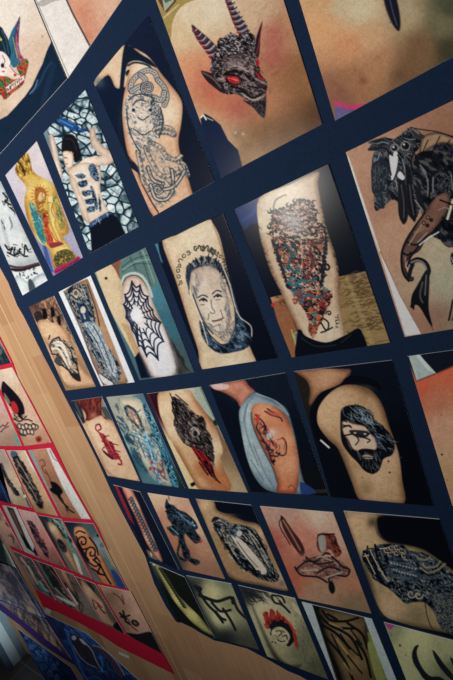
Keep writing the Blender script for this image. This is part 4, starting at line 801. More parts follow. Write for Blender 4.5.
def art_barked(a):
    a.o(290, 580, 2.78).fill('9aa3a2').grad('60,120', '8f9a9c', '270,200', '929c9c')
    a.p('60,66 205,100 290,300 140,330 128,278', '4a4634', sm=False).p('200,140 230,150 270,278 240,278', '70743c', sm=False)
    a.p('60,66 80,72 110,150 165,278 140,300', '14181c', sm=False)
    a.body('80,80 110,78 205,100 215,150 225,200 245,278 260,330 160,320 140,260 110,190 92,130', '604c34', '26241a', 5, '7c6844', '150,140 180,230', 12)
    a.ls(7, '15181a', '90,85 110,110 150,115 190,105', '85,100 120,130 180,135', '90,125 130,150 165,190', '120,130 170,160 200,220', '100,160 150,220 180,290', '160,120 200,150 215,190', '130,110 105,95', '185,170 210,210 225,270').ls(4, '15181a', '95,115 135,135', '140,150 160,180 190,210', '115,150 140,200', '160,210 200,260', '170,140 200,180').ls(4, 'a8905c', '110,120 145,135', '130,165 160,205', '150,230 172,262', al=.7).p('215,180 236,184 262,278 240,278', '7c8048')
    a.p('32,54 60,64 128,278 160,370 130,360', '97a1a2', sm=False).p('203,98 232,104 320,330 290,330', '97a1a2', sm=False)

def art_tribal(a):
    a.o(3, 3).fill('7c7a58').grad('200,470', '686c50', '300,520', '8c8a64', '420,560', '7c7c5c', '260,620', '848260', '452,640', '54583f', '600,800', '3a3c30')
    a.p('180,448 215,455 205,478 190,470', '7a3468').dot('240,542', 5, '5c2c28').dot('262,580 205,500', 2.5, '5c4438')
    k = '14191d'
    a.p('315,540 300,545 290,565 288,590 298,620 320,650 352,680 362,672 335,640 318,610 308,580 308,560', k).p('370,560 390,580 415,615 452,660 460,690 430,665 400,630 380,595', k).p('305,615 330,640 362,665 400,668 440,700 380,700 330,670', k).p('400,560 440,600 480,640 470,650 430,610', k, al=.0)
    a.p('440,590 470,620 500,680 470,660', k)

# --- pictures on the red board (seen at a steep slant)
def art_redteal(a):
    a.o(0, 270, 4.118).fill('3a4c50').grad('0,330', '5c706c', '30,380', '2c3c42', '-30,300', '6c7c74').hatch('-40,290 20,320 40,390 -20,400', 10, 8, '1c2a30', 40, 1.1, .2, .8)
def art_skullarm(a):
    a.o(0, 2).fill('d0b198').grad('30,120', 'd4bba2', '100,220', 'c8a388', '180,400', 'b4876c', '60,380', 'b08468', '-20,140', 'c4a890', '120,330', 'cca88e')
    a.p('5,190 12,165 30,180 55,205 80,235 95,265 98,295 85,300 95,318 78,310 62,285 40,265 20,235 8,215', '191a22').p('8,190 14,168 28,190 15,205', '20222a').p('15,210 35,235 42,255 25,250', 'a88c80', al=.7)
    a.p('45,250 55,245 68,260 74,285 62,298 50,285 44,268', 'c02832').p('30,270 48,285 62,300 50,300', 'd8c0b0', al=.7).hatch('50,290 95,300 90,320 60,315', 12, 3, '15161c', 14, .7, .5)
    a.ls(5, '26222a', '55,315 75,325 90,320 105,305', '100,320 112,318 128,325', '100,335 135,345')
    for x, y in ((78, 345), (92, 350), (106, 345), (120, 350), (134, 345), (86, 366), (100, 370), (114, 366), (128, 368)):
        a.dot([(x, y)], 9, '2c2228', ry=13, ang=-.3).dot([(x, y)], 5.5, 'cdb09c', ry=9, ang=-.3)
    a.l('130,335 150,342 152,352 140,362', 4, '2c2228').l('62,335 78,375 100,384', 4, '2c2228')
    a.dot('155,397', 13, '9c4438', ry=13).dot('155,398', 6, '6c2824').dot('190,410', 4, 'a87860')
def art_script(a):
    a.o(0, 2).fill('b08a78').grad('0,260', 'b8968a', '60,400', 'a47c68', '20,330', 'b89080', '80,410', '7c8070').ls(3.5, '3a2a30', '0,350 12,340 20,345 32,330', '5,368 15,355 35,345', '-10,375 0,365').dot('75,418', 8, '8ab0a0').p('60,370 85,415 92,425 70,425 58,390', '6f8c80')
def art_bladearm(a):
    a.o(0, 430, 4.53).fill('9c8470').grad('20,120', '8c7c70', '60,260', 'a08a74', '120,330', '84745c', '100,240', 'a89478')
    a.ink('0,150 15,160 30,200 60,250 85,280 90,298 70,292 40,250 15,210 0,190', ['14141c', '3a3438', '1c1a22', '544a4a'], 1.2, .9, 2, rag=.7).p('95,260 110,275 145,345 130,345', '34505a').dot('112,300', 7, 'c8b470')
def art_chainarm(a):
    a.o(0, 430, 4.53).fill('b08e70').grad('60,100', '9c8c80', '120,110', 'c0a488', '200,300', 'b8946f', '250,380', 'a48464', '60,250', 'ac8a6c', '180,370', '8a6c50')
    k = ['12131a', '3c3638', '1a1a20', '685a50']
    a.ink('50,100 70,100 100,140 125,180 150,230 175,280 195,325 195,355 178,355 155,320 130,280 105,240 85,200 65,150', k, 1.3, 1.0, 2, rag=.9).ls(3, '9c8c7c', '75,130 110,190 150,260', '90,200 130,250 170,320').p('50,98 68,98 75,115 60,118', '3c5c74').p('110,90 122,92 150,150 185,215 170,200 140,160', 'c8ccc0')
def art_spiderarm(a):
    a.o(0, 430, 4.53).fill('b5866c').grad('150,100', 'b89070', '170,150', 'b07c60', '240,250', 'a06c54', '330,380', '9c6c50', '300,300', 'b07c60')
    a.p('128,92 145,92 190,200 270,370 285,392 255,360 200,270', '8cA0a0'.lower(), sm=False).p('210,84 240,80 300,180 412,403 370,402 330,340 280,250 240,160', 'd6d4cc', sm=False)
    a.l('225,90 245,130 275,150', 3, '5c6068').l('250,120 270,145', 2, '5c6068').l('300,260 330,330 380,400', 10, 'c0beb8', al=.6)
    a.ls(4, '6c3c38', '180,140 195,135 205,160 190,165 200,190 215,200', '205,180 222,210 230,235').p('228,235 250,238 270,255 285,280 275,295 280,320 262,300 240,285 225,270 235,258', '171720').ls(5, '20202a', '262,300 285,330 310,350', '280,310 300,350 335,375').hatch('270,310 330,380 300,370', 10, 3, '30242a', 12, .8)
def art_navyjersey(a):
    a.o(0, 430, 4.53).fill('1a2238').grad('10,260', '1c2a4c', '30,320', '141a2c').l('5,250 40,330', 5, '30406c')
def art_greybits(a):
    a.o(0, 500, 4.53).fill('77605a').grad('0,60', '7c6058', '50,180', '8c6c60', '100,200', '5c4a48', '30,100', '9c7a68').hatch('-20,30 40,40 110,200 60,200', 20, 6, '33282c', 40, 1.1, .3, .6)
def art_torso(a):
    a.o(0, 500, 4.53).fill('b4b0aa').p('60,30 78,30 155,200 150,240 140,220', 'cfcfcb', sm=False).p('30,30 60,40 120,180 160,250 185,262 120,215', '1c1c22', sm=False).p('40,40 58,45 110,170 90,150', '7a5248', sm=False).p('150,235 158,200 185,262', '1a2028', sm=False)
def art_rosearm(a):
    a.o(0, 500, 4.53).fill('a8807a').grad('120,60', 'a88c88', '150,60', '9c7c78', '200,180', 'a46c64', '260,270', '845650', '280,290', '6c4844', '120,120', 'a48078', '230,150', 'b47c70')
    a.ink('122,95 140,95 165,125 180,160 200,190 215,225 220,260 205,255 190,225 170,200 150,160 135,125', ['1c1824', '4a303c', '2a2430', '6c4448'], 1.3, 1, 2, rag=.7).dot('168,150', 8, '5c3048')
def art_bottlearm(a):
    a.o(0, 500, 4.53).fill('4c5a54').grad('190,80', '2c3438', '250,100', '5c7068', '300,200', '748478', '380,330', '6c6c60', '240,200', '34403e')
    a.hatch('210,85 280,100 350,220 300,200', 16, 7, '1c282a', 34, 1.0, .3, .9).hatch('240,90 290,110 360,240 320,200', 10, 5, '8ca89a', 30, 1.0, .3, .9, 4)
    a.body('215,105 230,100 262,130 285,165 310,215 335,270 360,330 340,325 300,265 262,200 235,150', 'b08a6c', '74543f', 3, 'c49c7c', '240,130', 6).ink('258,180 275,178 300,210 302,235 285,235 265,205', ['1e222a', '4c4644', '2c2c34'], 1.3).p('330,245 345,250 360,290 375,340 355,320', 'c0c4b4', al=.8).p('190,90 205,110 300,290 310,310 250,230', '202a2e')
def art_mandala(a):
    a.o(0, 500, 4.53).fill('2a3c48').grad('310,110', '1c2c3c', '420,110', '35494c', '440,200', '7c8c88', '350,250', '16202c', '453,350', '5c7474', '400,130', '506868')
    a.body('335,130 350,120 375,125 400,150 430,200 453,240 500,330 530,400 490,410 420,320 365,220 340,170', 'bc7750', '7a4228', 3, 'cc8a60', '360,140 420,260', 8)
    n = '15161e'
    a.spiral('375,190', 30, 1.4, 7, n, 1.0, 1.2).spiral('415,240', 30, 1.3, 7, n, 2.0, 1.2).ls(6, n, '345,150 360,140 385,150', '345,165 370,230 400,280', '405,170 435,210 445,250', '400,280 430,300 453,290', '415,310 450,330', '360,200 380,240 390,240', '430,250 453,280').dot('432,265', 6, n)
    a.o(80, 500, 4.53)
    a.l('60,270 90,300 80,330 110,340', 8, n).l('90,290 120,350 140,380', 7, n).p('100,180 115,190 150,260 190,330 150,280', '9cA890'.lower()).p('140,320 165,330 210,398 175,395', '2c4878').p('110,210 150,250 185,320 140,290', 'a89068', al=.6).dot('80,160 100,205', 11, '5c6c6c').dot('80,160', 6, '1c2428')
def art_strip1(a):
    a.o(0, 500, 4.53).fill('4c4044').grad('80,240', '54484c', '150,350', '5c4c48', '180,400', '40484a').hatch('50,220 130,250 260,440 200,430', 40, 8, '26282e', 60, 1.0, .2, .7).ls(9, '4f7a6c', '180,370 200,400 220,415', '130,300 150,340', al=.8).ls(7, '8c6c58', '95,260 130,310 170,380', al=.8)
def art_strip2(a):
    a.o(0, 500, 4.53).fill('584c4c').grad('200,300', '4a5450', '300,420', '8c8478', '250,380', '3c4444').hatch('160,270 250,310 360,480 300,460', 46, 8, '2a2e32', 60, 1.0, .2, .8, 2).ls(8, '66907f', '170,280 200,330 240,400', al=.8).ls(8, 'a49c90', '250,400 290,440 330,470', '300,400 330,450', al=.9).p('250,435 275,440 350,475 330,480', 'd8dcd4').ls(7, '9c7660', '230,320 270,370 300,420', al=.7)
def art_strip3(a):
    a.o(0, 580, 4.53).fill('605550').grad('300,0', '6c5c50', '360,100', '746860', '330,30', '544a46').hatch('240,-20 330,0 380,140 300,90', 30, 7, '24282c', 50, 1.1, .2, .8, 5).body('270,-40 290,-50 320,10 340,60 310,30', 'a4826c', '6c5040', 3).p('250,75 275,82 350,130 360,140 300,110', 'd4d8d0').l('305,40 350,110', 9, 'b4b0a4')
def art_legarm(a):
    a.o(80, 580, 4.53).fill('5a5048').p('-10,-20 30,-10 60,30 90,110 110,190 60,160 20,60', '2c2f30', sm=False).body('0,5 15,0 50,40 95,90 130,160 170,210 205,245 150,215 90,190 50,130 20,70', 'a8866c', '6c5444', 3, 'bc9a7c', '40,50 90,120', 6).ls(5, '9c2c34', '60,90 80,110 75,130', '85,115 100,140 115,150', '75,100 100,125').ls(4, '2c2a2e', '85,120 110,150', '55,90 70,130').p('150,210 205,245 215,240 180,190', '15181c')
def art_darkflower(a):
    a.o(80, 580, 4.53).fill('8c6f5c').grad('120,30', '947460', '220,60', 'a08070', '170,100', '84644f', '300,200', '9a7868', '260,160', 'a88470', '200,200', '7c5c4c', '140,80', '6c5044')
    a.p('210,240 260,245 330,240 380,335 330,320 250,270', '1a1a1e').p('85,20 120,90 210,240 190,220 140,160', '22221f', al=.7)
    a.ls(8, '1c1a1e', '180,150 200,165 225,160', '185,165 210,175', '195,140 205,180', '205,185 225,200').dot('250,195', 20, '201c20', ry=13, ang=.6).dot('250,195', 10, '6c4c40', ry=6, ang=.6).ls(4, '3c2c2c', '215,175 235,210 260,230', '150,60 180,80 200,110 190,70')
# --- collage on the purple poster
def art_leafpic(a):
    a.o(0, 540, 7.55).fill('1f2c30').grad('10,60', '2c3c40', '60,180', '3a4c4c', '100,190', '1c2428').p('18,30 40,50 130,215 100,215 60,130', 'a9b2a0').p('30,60 60,120 95,205 60,180', '5c7468').l('35,40 120,210', 4, 'd0d4c0')
def art_greyblur(a):
    a.o(0, 540, 7.55).fill('393c48').grad('30,260', '4c4a50', '60,380', '5c4c48', '100,470', '3c3c48', '20,470', '54504f', '180,540', '6c5c50', '120,320', '2c3040').hatch('0,170 120,240 260,560 40,560', 50, 22, '22242e', 150, 1.05, .08, .4, 3).hatch('0,170 120,240 260,560 40,560', 18, 14, '6a5a54', 120, 1.05, .08, .35, 4)
def art_blueblur(a):
    a.o(0, 540, 7.55).fill('2c3244').grad('160,330', '2c3040', '240,520', '34446c', '200,400', '40424c', '300,560', '3c4870').hatch('100,220 150,220 330,560 240,600', 40, 16, '1c2030', 140, 1.05, .08, .5, 5).hatch('100,220 150,220 330,560 240,600', 14, 8, '44507a', 90, 1.05, .1, .5, 6)
def art_figureblur(a):
    a.o(0, 580, 4.53).fill('4a4140').grad('80,160', '50484a', '170,220', '6c5648', '230,280', '7a6450', '280,330', '3c3444', '200,180', '4c5460', '250,230', '64605c').hatch('60,150 190,140 320,370 200,300', 50, 10, '26242c', 90, 1.0, .08, .5, 7).hatch('60,150 190,140 320,370 200,300', 22, 6, '8c7460', 70, 1.0, .1, .4, 8).ls(5, '8c9098', '170,150 210,220 250,280', al=.5)

def art_oval(a):
    a.o(50, 610, 6.47).fill('14264c').grad('20,60', '1c3050', '120,130', '234a84', '200,140', '2a5a94', '150,300', '1a3464', '330,280', '16305c', '420,330', '14243f', '200,430', '1c2c54', '60,150', '182848', '-10,10', '2c4058')
    a.hatch('0,20 220,130 440,260 560,453 240,453 100,200', 110, 9, '0f1a38', 70, .75, .25, .6, 3).hatch('0,20 220,130 440,260 560,453 240,453 100,200', 60, 7, '3c74b8', 60, .75, .3, .5, 4)
    a.p('130,170 160,155 200,180 240,210 280,260 310,330 340,390 300,370 250,350 200,310 160,260', '2a2434').l('150,230 200,310 250,350 300,372', 5, '8c98a4', al=.8).l('195,190 240,225 275,270 300,330 340,400', 7, '9ca8b4', al=.85, w2=4).dot('155,180', 15, '8496b0').p('190,185 215,195 232,225 210,215', '8c9cb4')
    a.p('280,235 330,240 400,300 453,370 470,440 440,420 390,340 330,280', '3c2c3c').l('275,230 320,240 380,280 440,350 480,420', 5, 'a0a0b0', al=.7).l('100,120 120,180 200,380 240,450', 14, '2c5ca0', al=.7).l('320,300 340,340 335,400', 10, '2f6cb4', al=.7).l('200,270 260,400 300,450', 5, '6a4c5c', al=.6).l('150,250 180,320 190,400', 5, '7c5c5c', al=.5)
def art_swirls(a):
    a.o(0, 620, 7.55).fill('16284e').grad('140,80', '1c2c44', '260,200', '1c3668', '300,300', '284c88', '400,420', '1a3058', '450,320', '14244a', '360,330', '1f3c70')
    a.hatch('130,60 320,200 453,290 600,460 350,453 240,250', 90, 10, '0d1630', 50, .8, .5, .7, 3)
    for x, y, r in ((240, 200, 20), (300, 280, 26), (330, 350, 24), (280, 240, 14), (380, 400, 26), (410, 350, 22), (350, 290, 16), (430, 430, 22), (200, 130, 14), (330, 230, 14)):
        a.spiral('%d,%d' % (x, y), r, 1.4, 5, '5c8cc4', .8, 1.1, .8)
    a.l('130,70 240,250 340,410 400,500', 5, '4c78b0', al=.7).hatch('160,90 320,210 453,330 420,450 300,330', 46, 5, '5484c0', 26, .9, .7, .6, 5)

# ------------------------------------------------------------------ setting
def wood_material():
    m = bpy.data.materials.new('pale_laminate_wood'); m.use_nodes = True
    nt = m.node_tree; L = nt.links; b = nt.nodes['Principled BSDF']
    b.inputs['Roughness'].default_value = 0.5; b.inputs['Specular IOR Level'].default_value = 0.25
    tc = nt.nodes.new('ShaderNodeTexCoord')
    def mapped(sx, sy, sz):
        k = nt.nodes.new('ShaderNodeMapping'); k.inputs['Scale'].default_value = (sx, sy, sz); L.new(tc.outputs['Object'], k.inputs['Vector']); return k
    brick = nt.nodes.new('ShaderNodeTexBrick')       # glued lamellas with slightly different tones
    k0 = nt.nodes.new('ShaderNodeMapping'); k0.inputs['Rotation'].default_value = (math.pi / 2, 0, 0)
    L.new(tc.outputs['Object'], k0.inputs['Vector']); 
    sw = nt.nodes.new('ShaderNodeSeparateXYZ'); cb = nt.nodes.new('ShaderNodeCombineXYZ')
    L.new(tc.outputs['Object'], sw.inputs[0]); L.new(sw.outputs['X'], cb.inputs['Y']); L.new(sw.outputs['Z'], cb.inputs['X']); L.new(cb.outputs[0], brick.inputs['Vector'])
    brick.inputs['Scale'].default_value = 1.0; brick.inputs['Brick Width'].default_value = 0.19; brick.inputs['Row Height'].default_value = 0.075
    brick.inputs['Mortar Size'].default_value = 0.0; brick.inputs['Color1'].default_value = (0.49, 0.27, 0.135, 1); brick.inputs['Color2'].default_value = (0.68, 0.43, 0.24, 1)
    n = nt.nodes.new('ShaderNodeTexNoise'); n.inputs['Scale'].default_value = 6; n.inputs['Detail'].default_value = 5
    k1 = mapped(22, 22, 1.2); L.new(k1.outputs[0], n.inputs['Vector'])
    mx = nt.nodes.new('ShaderNodeMixRGB'); mx.blend_type = 'MULTIPLY'; mx.inputs[0].default_value = 0.55
    rp = nt.nodes.new('ShaderNodeValToRGB'); rp.color_ramp.elements[0].position = .3; rp.color_ramp.elements[0].color = (.72, .68, .62, 1); rp.color_ramp.elements[1].position = .65; rp.color_ramp.elements[1].color = (1.05, 1.03, 1, 1)
    L.new(n.outputs['Fac'], rp.inputs[0]); L.new(brick.outputs['Color'], mx.inputs[1]); L.new(rp.outputs[0], mx.inputs[2])
    L.new(mx.outputs[0], b.inputs['Base Color'])
    return m

def noisy(name, c1, c2, scale, rough, spec=0.2, bump=0.0, stretch=(1, 1, 1)):
    m = bpy.data.materials.new(name); m.use_nodes = True
    nt = m.node_tree; L = nt.links; b = nt.nodes['Principled BSDF']
    b.inputs['Roughness'].default_value = rough; b.inputs['Specular IOR Level'].default_value = spec
    tc = nt.nodes.new('ShaderNodeTexCoord'); k = nt.nodes.new('ShaderNodeMapping'); k.inputs['Scale'].default_value = stretch
    n = nt.nodes.new('ShaderNodeTexNoise'); n.inputs['Scale'].default_value = scale; n.inputs['Detail'].default_value = 4
    L.new(tc.outputs['Object'], k.inputs['Vector']); L.new(k.outputs[0], n.inputs['Vector'])
    rp = nt.nodes.new('ShaderNodeValToRGB'); rp.color_ramp.elements[0].position = .35; rp.color_ramp.elements[1].position = .65
    rp.color_ramp.elements[0].color = (*c1, 1); rp.color_ramp.elements[1].color = (*c2, 1)
    L.new(n.outputs['Fac'], rp.inputs[0]); L.new(rp.outputs[0], b.inputs['Base Color'])
    if bump:
        bp = nt.nodes.new('ShaderNodeBump'); bp.inputs['Strength'].default_value = bump; bp.inputs['Distance'].default_value = 0.001
        L.new(n.outputs['Fac'], bp.inputs['Height']); L.new(bp.outputs['Normal'], b.inputs['Normal'])
    return m

M_WOOD = wood_material()
M_NAVY = noisy('navy_card', (0.0074, 0.0205, 0.054), (0.0090, 0.0240, 0.062), 260, 0.8, 0.1, 0.3)
M_RED = noisy('red_card', (0.60, 0.012, 0.045), (0.66, 0.016, 0.055), 200, 0.7, 0.2)
M_PURPLE = noisy('purple_card', (0.06, 0.028, 0.17), (0.075, 0.036, 0.20), 200, 0.7, 0.2)
M_GROOVE = mat('groove_filler', (0.72, 0.54, 0.36), 0.6)
M_WHITE = noisy('white_painted_wood', (0.52, 0.60, 0.60), (0.58, 0.66, 0.66), 20, 0.5)
M_GREY = noisy('grey_wood', (0.20, 0.26, 0.29), (0.23, 0.29, 0.32), 20, 0.5)
M_SLATE = mat('slate_painted_edge', (0.09, 0.13, 0.18), 0.5)
M_TAPE = mat('masking_tape', (0.72, 0.68, 0.56), 0.6)
M_WTAPE = mat('white_tape', (0.85, 0.85, 0.82), 0.5)

def cuboid(name, x0, x1, y0, y1, z0, z1, mt, parent=None, bev=0.0):
    import bmesh
    bm = bmesh.new(); bmesh.ops.create_cube(bm, size=1)
    for v in bm.verts: v.co = Vector(((x0 + x1) / 2 + v.co.x * (x1 - x0), (y0 + y1) / 2 + v.co.y * (y1 - y0), (z0 + z1) / 2 + v.co.z * (z1 - z0)))
    if bev: bmesh.ops.bevel(bm, geom=list(bm.edges), offset=bev, segments=2, affect='EDGES')
    me = bpy.data.meshes.new(name); bm.to_mesh(me); bm.free(); me.materials.append(mt)
    o = bpy.data.objects.new(name, me); COL.objects.link(o)
    if parent: o.parent = parent
    return o

# floor of dark tiles
mf = bpy.data.materials.new('dark_brown_floor_tiles'); mf.use_nodes = True
nt = mf.node_tree; bs = nt.nodes['Principled BSDF']; bs.inputs['Roughness'].default_value = 0.45
tb = nt.nodes.new('ShaderNodeTexBrick'); tb.offset = 0.0; tb.inputs['Scale'].default_value = 1; tb.inputs['Brick Width'].default_value = 0.30; tb.inputs['Row Height'].default_value = 0.30; tb.inputs['Mortar Size'].default_value = 0.004
tb.inputs['Color1'].default_value = (0.16, 0.115, 0.085, 1); tb.inputs['Color2'].default_value = (0.20, 0.145, 0.105, 1); tb.inputs['Mortar'].default_value = (0.36, 0.29, 0.22, 1)
tcf = nt.nodes.new('ShaderNodeTexCoord'); nt.links.new(tcf.outputs['Object'], tb.inputs['Vector']); nt.links.new(tb.outputs['Color'], bs.inputs['Base Color'])
tag(cuboid('floor', -6.5, 2.5, -3.0, 1.6, -0.06, 0.0, mf), kind='structure')

# the laminate display wall: two sheets meeting in a pale joint, hung clear of the floor
xs = -2.10 * U
XL, XR, ZB, ZT = -5.08 * U, 1.2, (-3.05) * U + CAM_H, 2.95
tag(cuboid('wall_back', XL, XR, 0.0, 0.022, ZB, ZT, M_WOOD), kind='structure')
sx, sz = to_wall(np.array([37.5, 84, 95.5, 146, 188]), np.array([387, 492, 500, 600, 680]))
jx = float(np.mean(sx))
tag(cuboid('trim_1', jx - 0.0018, jx + 0.0018, -0.0004, 0.001, ZB, ZT, M_GROOVE), kind='structure')
for i, (a0, a1) in enumerate(((XL + 0.02, XL + 0.06), (XR - 0.06, XR - 0.02))):
    tag(cuboid('trim_%d' % (i + 2), a0, a1, 0.022, 0.07, 0.0, ZT, M_GREY), kind='structure')
# room wall far behind the display wall
tag(cuboid('wall_far', -6.5, 2.5, 1.6, 1.7, 0.0, 3.0, noisy('brown_plaster', (0.13, 0.09, 0.06), (0.15, 0.105, 0.07), 3, 0.8)), kind='structure')
tag(cuboid('wall_left', -6.6, -6.5, -3.0, 1.7, 0.0, 3.0, bpy.data.materials['brown_plaster']), kind='structure')
# painted post with a pale front strip, beyond the end of the display wall
pr = bpy.data.objects.new('painted_post', None); COL.objects.link(pr)
pr.location = (-5.56 * U, 0.5 * U, 0)
tag(pr, 'painted post with a white face and a shadow-grey one past the end of the wood wall', 'post')
def pt(px, py, x):
    d = W @ np.array([(px - 226.5) / F_PX, (py - 340) / F_PX, 1.0]); k = x * U / d[0]; return -U + d[1] * k, CAM_H + d[2] * k
yA = pt(28, 653, -5.56)[0]; yB = pt(22, 660, -5.56)[0]; yC = pt(14.5, 667.5, -5.56)[0]; yD = pt(13, 668.5, -5.56)[0]
print('post', yA, yB, yC, yD, pt(28, 653, -5.56), pt(14, 668, -5.56), 'seam', sx, 'ZB', ZB)
def under(o): o.parent = pr; o.matrix_parent_inverse = Matrix.Translation(pr.location).inverted(); return o
under(cuboid('grey_face', -5.9 * U, -5.56 * U, yB, yA + 0.02, 0.0, 2.9, M_GREY, None, .002))  # grey puts the shadow on this strip of the post into its colour
under(cuboid('white_face', -5.9 * U, -5.56 * U, yC, yB, 0.0, 2.9, M_WHITE, None, .001))
under(cuboid('slate_edge', -5.9 * U, -5.565 * U, yC - 0.03, yC, 0.0, 2.9, M_SLATE, None, .001))

# ------------------------------------------------------------------ backing boards
NB = '-30,215 0,264 10,282 19,305 25,315 37,339 45,355 54,372 66,395 82.5,427 100,462 112.5,490 117.5,500 132,528 146,554 155.5,582.5 167,605 177,620 180,621.5 184,619.5 199,630 215.5,639 225.5,641 248.5,647 271,659 288.5,669 301,674 345,700 453,757 560,820'
nb = traced(NB, 0.0022)
zt = 2.62
nav = slab('navy_backing_board', [(nb[0][0] - 0.02, zt)] + [tuple(p) for p in nb] + [(0.55, nb[-1][1]), (0.55, zt)], -0.0022, -0.0004, M_NAVY)
tag(nav, 'large navy card board carrying the rows of big photographs', 'display board')
RB = '14,362 19,377 32,400 54,442 72,480 88.5,510 99,527 111,555 135,600 175,673 120,646 100,633 80,622 60,612 44,606 36,589 11,546 0,523 -30,465 -60,400 -50,300 -22,290 0,334'
red = slab('red_backing_board', [tuple(p) for p in traced(RB, 0.002)], -0.002, -0.0004, M_RED)
tag(red, 'red card board carrying the small slanted photographs left of the wood strip', 'display board')
PB = '0,535 3,540 18.5,567 30,588.5 44,611 58.5,633 75,664 60,655 42,643 20,624 0,609 -30,588 -60,500 -30,480'
pur = slab('purple_backing_board', [(max(p[0], -2.625), p[1]) for p in traced(PB, 0.002)], -0.002, -0.0004, M_PURPLE)
tag(pur, 'purple card board with dim photographs at the end of the wood wall', 'display board')

def q_ext(tl, bl, w):
    """right-hand corners of a sheet w metres wide whose left edge is known"""
    x, z = to_wall(np.array([tl[0], bl[0]], float), np.array([tl[1], bl[1]], float))
    px, py = to_trace(x + w, z); return (px[0], py[0]), (px[1], py[1])
def q_up(br, bl, h):
    x, z = to_wall(np.array([br[0], bl[0]], float), np.array([br[1], bl[1]], float))
    px, py = to_trace(x, z + h); return (px[1], py[1]), (px[0], py[0])

GN = 'tattoo photographs on the navy board'
GR = 'small photographs on the red board'
GP = 'dim photographs on the purple board'
EXPO = {}
S = []
def add(key, quad, art, label, group, **k): S.append((key, quad, art, label, group, k))

# row at the top edge of the picture
tl, tr = q_up((68.5, 79), (0, 156), 0.235)
add('pinup', (tl, tr, (68.5, 79), (-12, 169)), art_pinup, 'photograph of a pin-up girl tattoo with red and blue feathers on a bare hip', GN)
bl, br = (69.5, 78.5), (128, -6)
tl, tr = q_up(br, bl, 0.235)
add('white', (tl, tr, br, bl), art_whitepaper, 'photograph of reddened bare skin with a wide cream strip down its side', GN)
# first full row
add('belly', ((-20, 196), (2, 181), (49, 280), (24, 295)), art_bellytext, 'black and white photograph of a belly with tattooed script above patterned briefs', GN)
add('madonna', ((7, 175), (38.5, 141), (84.3, 257), (54.8, 275.5)), art_madonna, 'photograph of a yellow lit back tattooed with a haloed mother and child', GN)
add('stones', ((45.3, 133), (87.5, 89.5), (140.5, 226), (91.3, 253)), art_stones, 'photograph of a dark haired woman with a tattooed back against grey stones', GN)
add('octopus', ((95, 81.5), (150, 15.5), (216, 181), (154, 216.5)), art_octopus, 'photograph of a shoulder and arm tattooed with an octopus', GN)
add('demon', ((156.5, -3), (252, -106), (323.5, 124), (222.3, 177.5)), art_demon, 'photograph of a horned demon head tattoo with glowing red eyes', GN)
tr, br = q_ext((262, -130), (336.5, 120.5), 0.150)
add('leaf', ((262, -130), tr, br, (336.5, 120.5)), art_leafback, 'photograph of bare skin with a single dark leaf tip tattoo above a pink band', GN)
# second row
add('wolf', ((30.3, 306.3), (55.5, 295.3), (96.8, 386), (67, 390)), art_wolfleg, 'photograph of an animal head tattoo on a leg held by several fingers', GN)
add('maiden', ((60, 291.5), (92, 275), (136, 381.5), (102.5, 385.5)), art_maiden, 'photograph with white side borders of a blue grey maiden tattoo on a forearm', GN)
add('web', ((96, 272.3), (147, 247), (195.5, 371.5), (141, 379.5)), art_web, 'photograph of a spider web tattoo on an elbow below a green sleeve', GN)
add('portrait', ((155.5, 244), (224.5, 212.5), (279, 357), (203.5, 368.5)), art_portrait, 'photograph of a grey portrait tattoo of a man under an arc of script', GN)
add('dragonleg', ((235, 208.5), (329.5, 163), (391, 341.5), (293, 356.5)), art_dragonleg, 'photograph of a lower leg covered in a red, orange and blue dragon tattoo', GN)
tr, br = q_ext((347, 152), (405.5, 336), 0.152)
add('creature', ((347, 152), tr, br, (405.5, 336)), art_creature, 'photograph of a dark armoured creature tattoo with a hooked claw', GN)
# third row
add('scorpion', ((72, 400.5), (103, 396), (141, 480.5), (109, 475)), art_scorpion, 'photograph of a red haired person with a small red lizard tattoo on the back', GN)
add('sword', ((107.5, 396.5), (144, 393), (186, 487.5), (144, 482)), art_sword, 'photograph of a blue and teal sword tattoo along an arm', GN)
add('feathered', ((148, 393), (202.5, 386), (249, 491.5), (190, 487.5)), art_feathered, 'photograph of an upper arm with a dark feathered beast tattoo and red drips', GN)
add('blueshirt', ((210.3, 384.5), (286.3, 371.8), (329.5, 494.5), (252, 490.5)), art_blueshirt, 'photograph of a person in a pale blue sleeveless shirt with a tattooed upper arm', GN)
add('bearded', ((294.7, 370.5), (393, 359), (434.5, 504.5), (332, 495.5)), art_bearded, 'photograph of a shoulder tattooed with a long haired bearded head', GN)
tr, br = q_ext((408, 355.3), (453, 504), 0.148)
add('bare', ((408, 355.3), tr, br, (453, 504)), art_barestripe, 'photograph of plain orange skin with a pale grey patch in its corner', GN)
# fourth row
add('letters', ((114, 484), (141, 491), (180, 569), (146.5, 554.5)), art_lettering, 'narrow photograph of a line of dark lettering tattooed down a forearm', GN)
add('creeper', ((148.5, 492), (189.5, 498), (226, 578), (184, 568.5)), art_creeper, 'photograph of a black crawling creature tattoo on bare skin', GN)
add('wings', ((196.6, 498), (252, 504), (290, 590.5), (231, 579)), art_wings, 'photograph of a shoulder blade tattooed with a winged figure in black and grey', GN)
add('plume', ((261, 505), (334, 511), (372.3, 612), (299.5, 597)), art_plume, 'photograph of reddish skin with a brown ink ornament of blades and ribbons', GN)
add('shoulder', ((344.5, 509.5), (440, 517.5), (484, 646), (381, 614.5)), art_shoulderpiece, 'photograph of a shoulder and chest under a dense black patterned tattoo', GN)
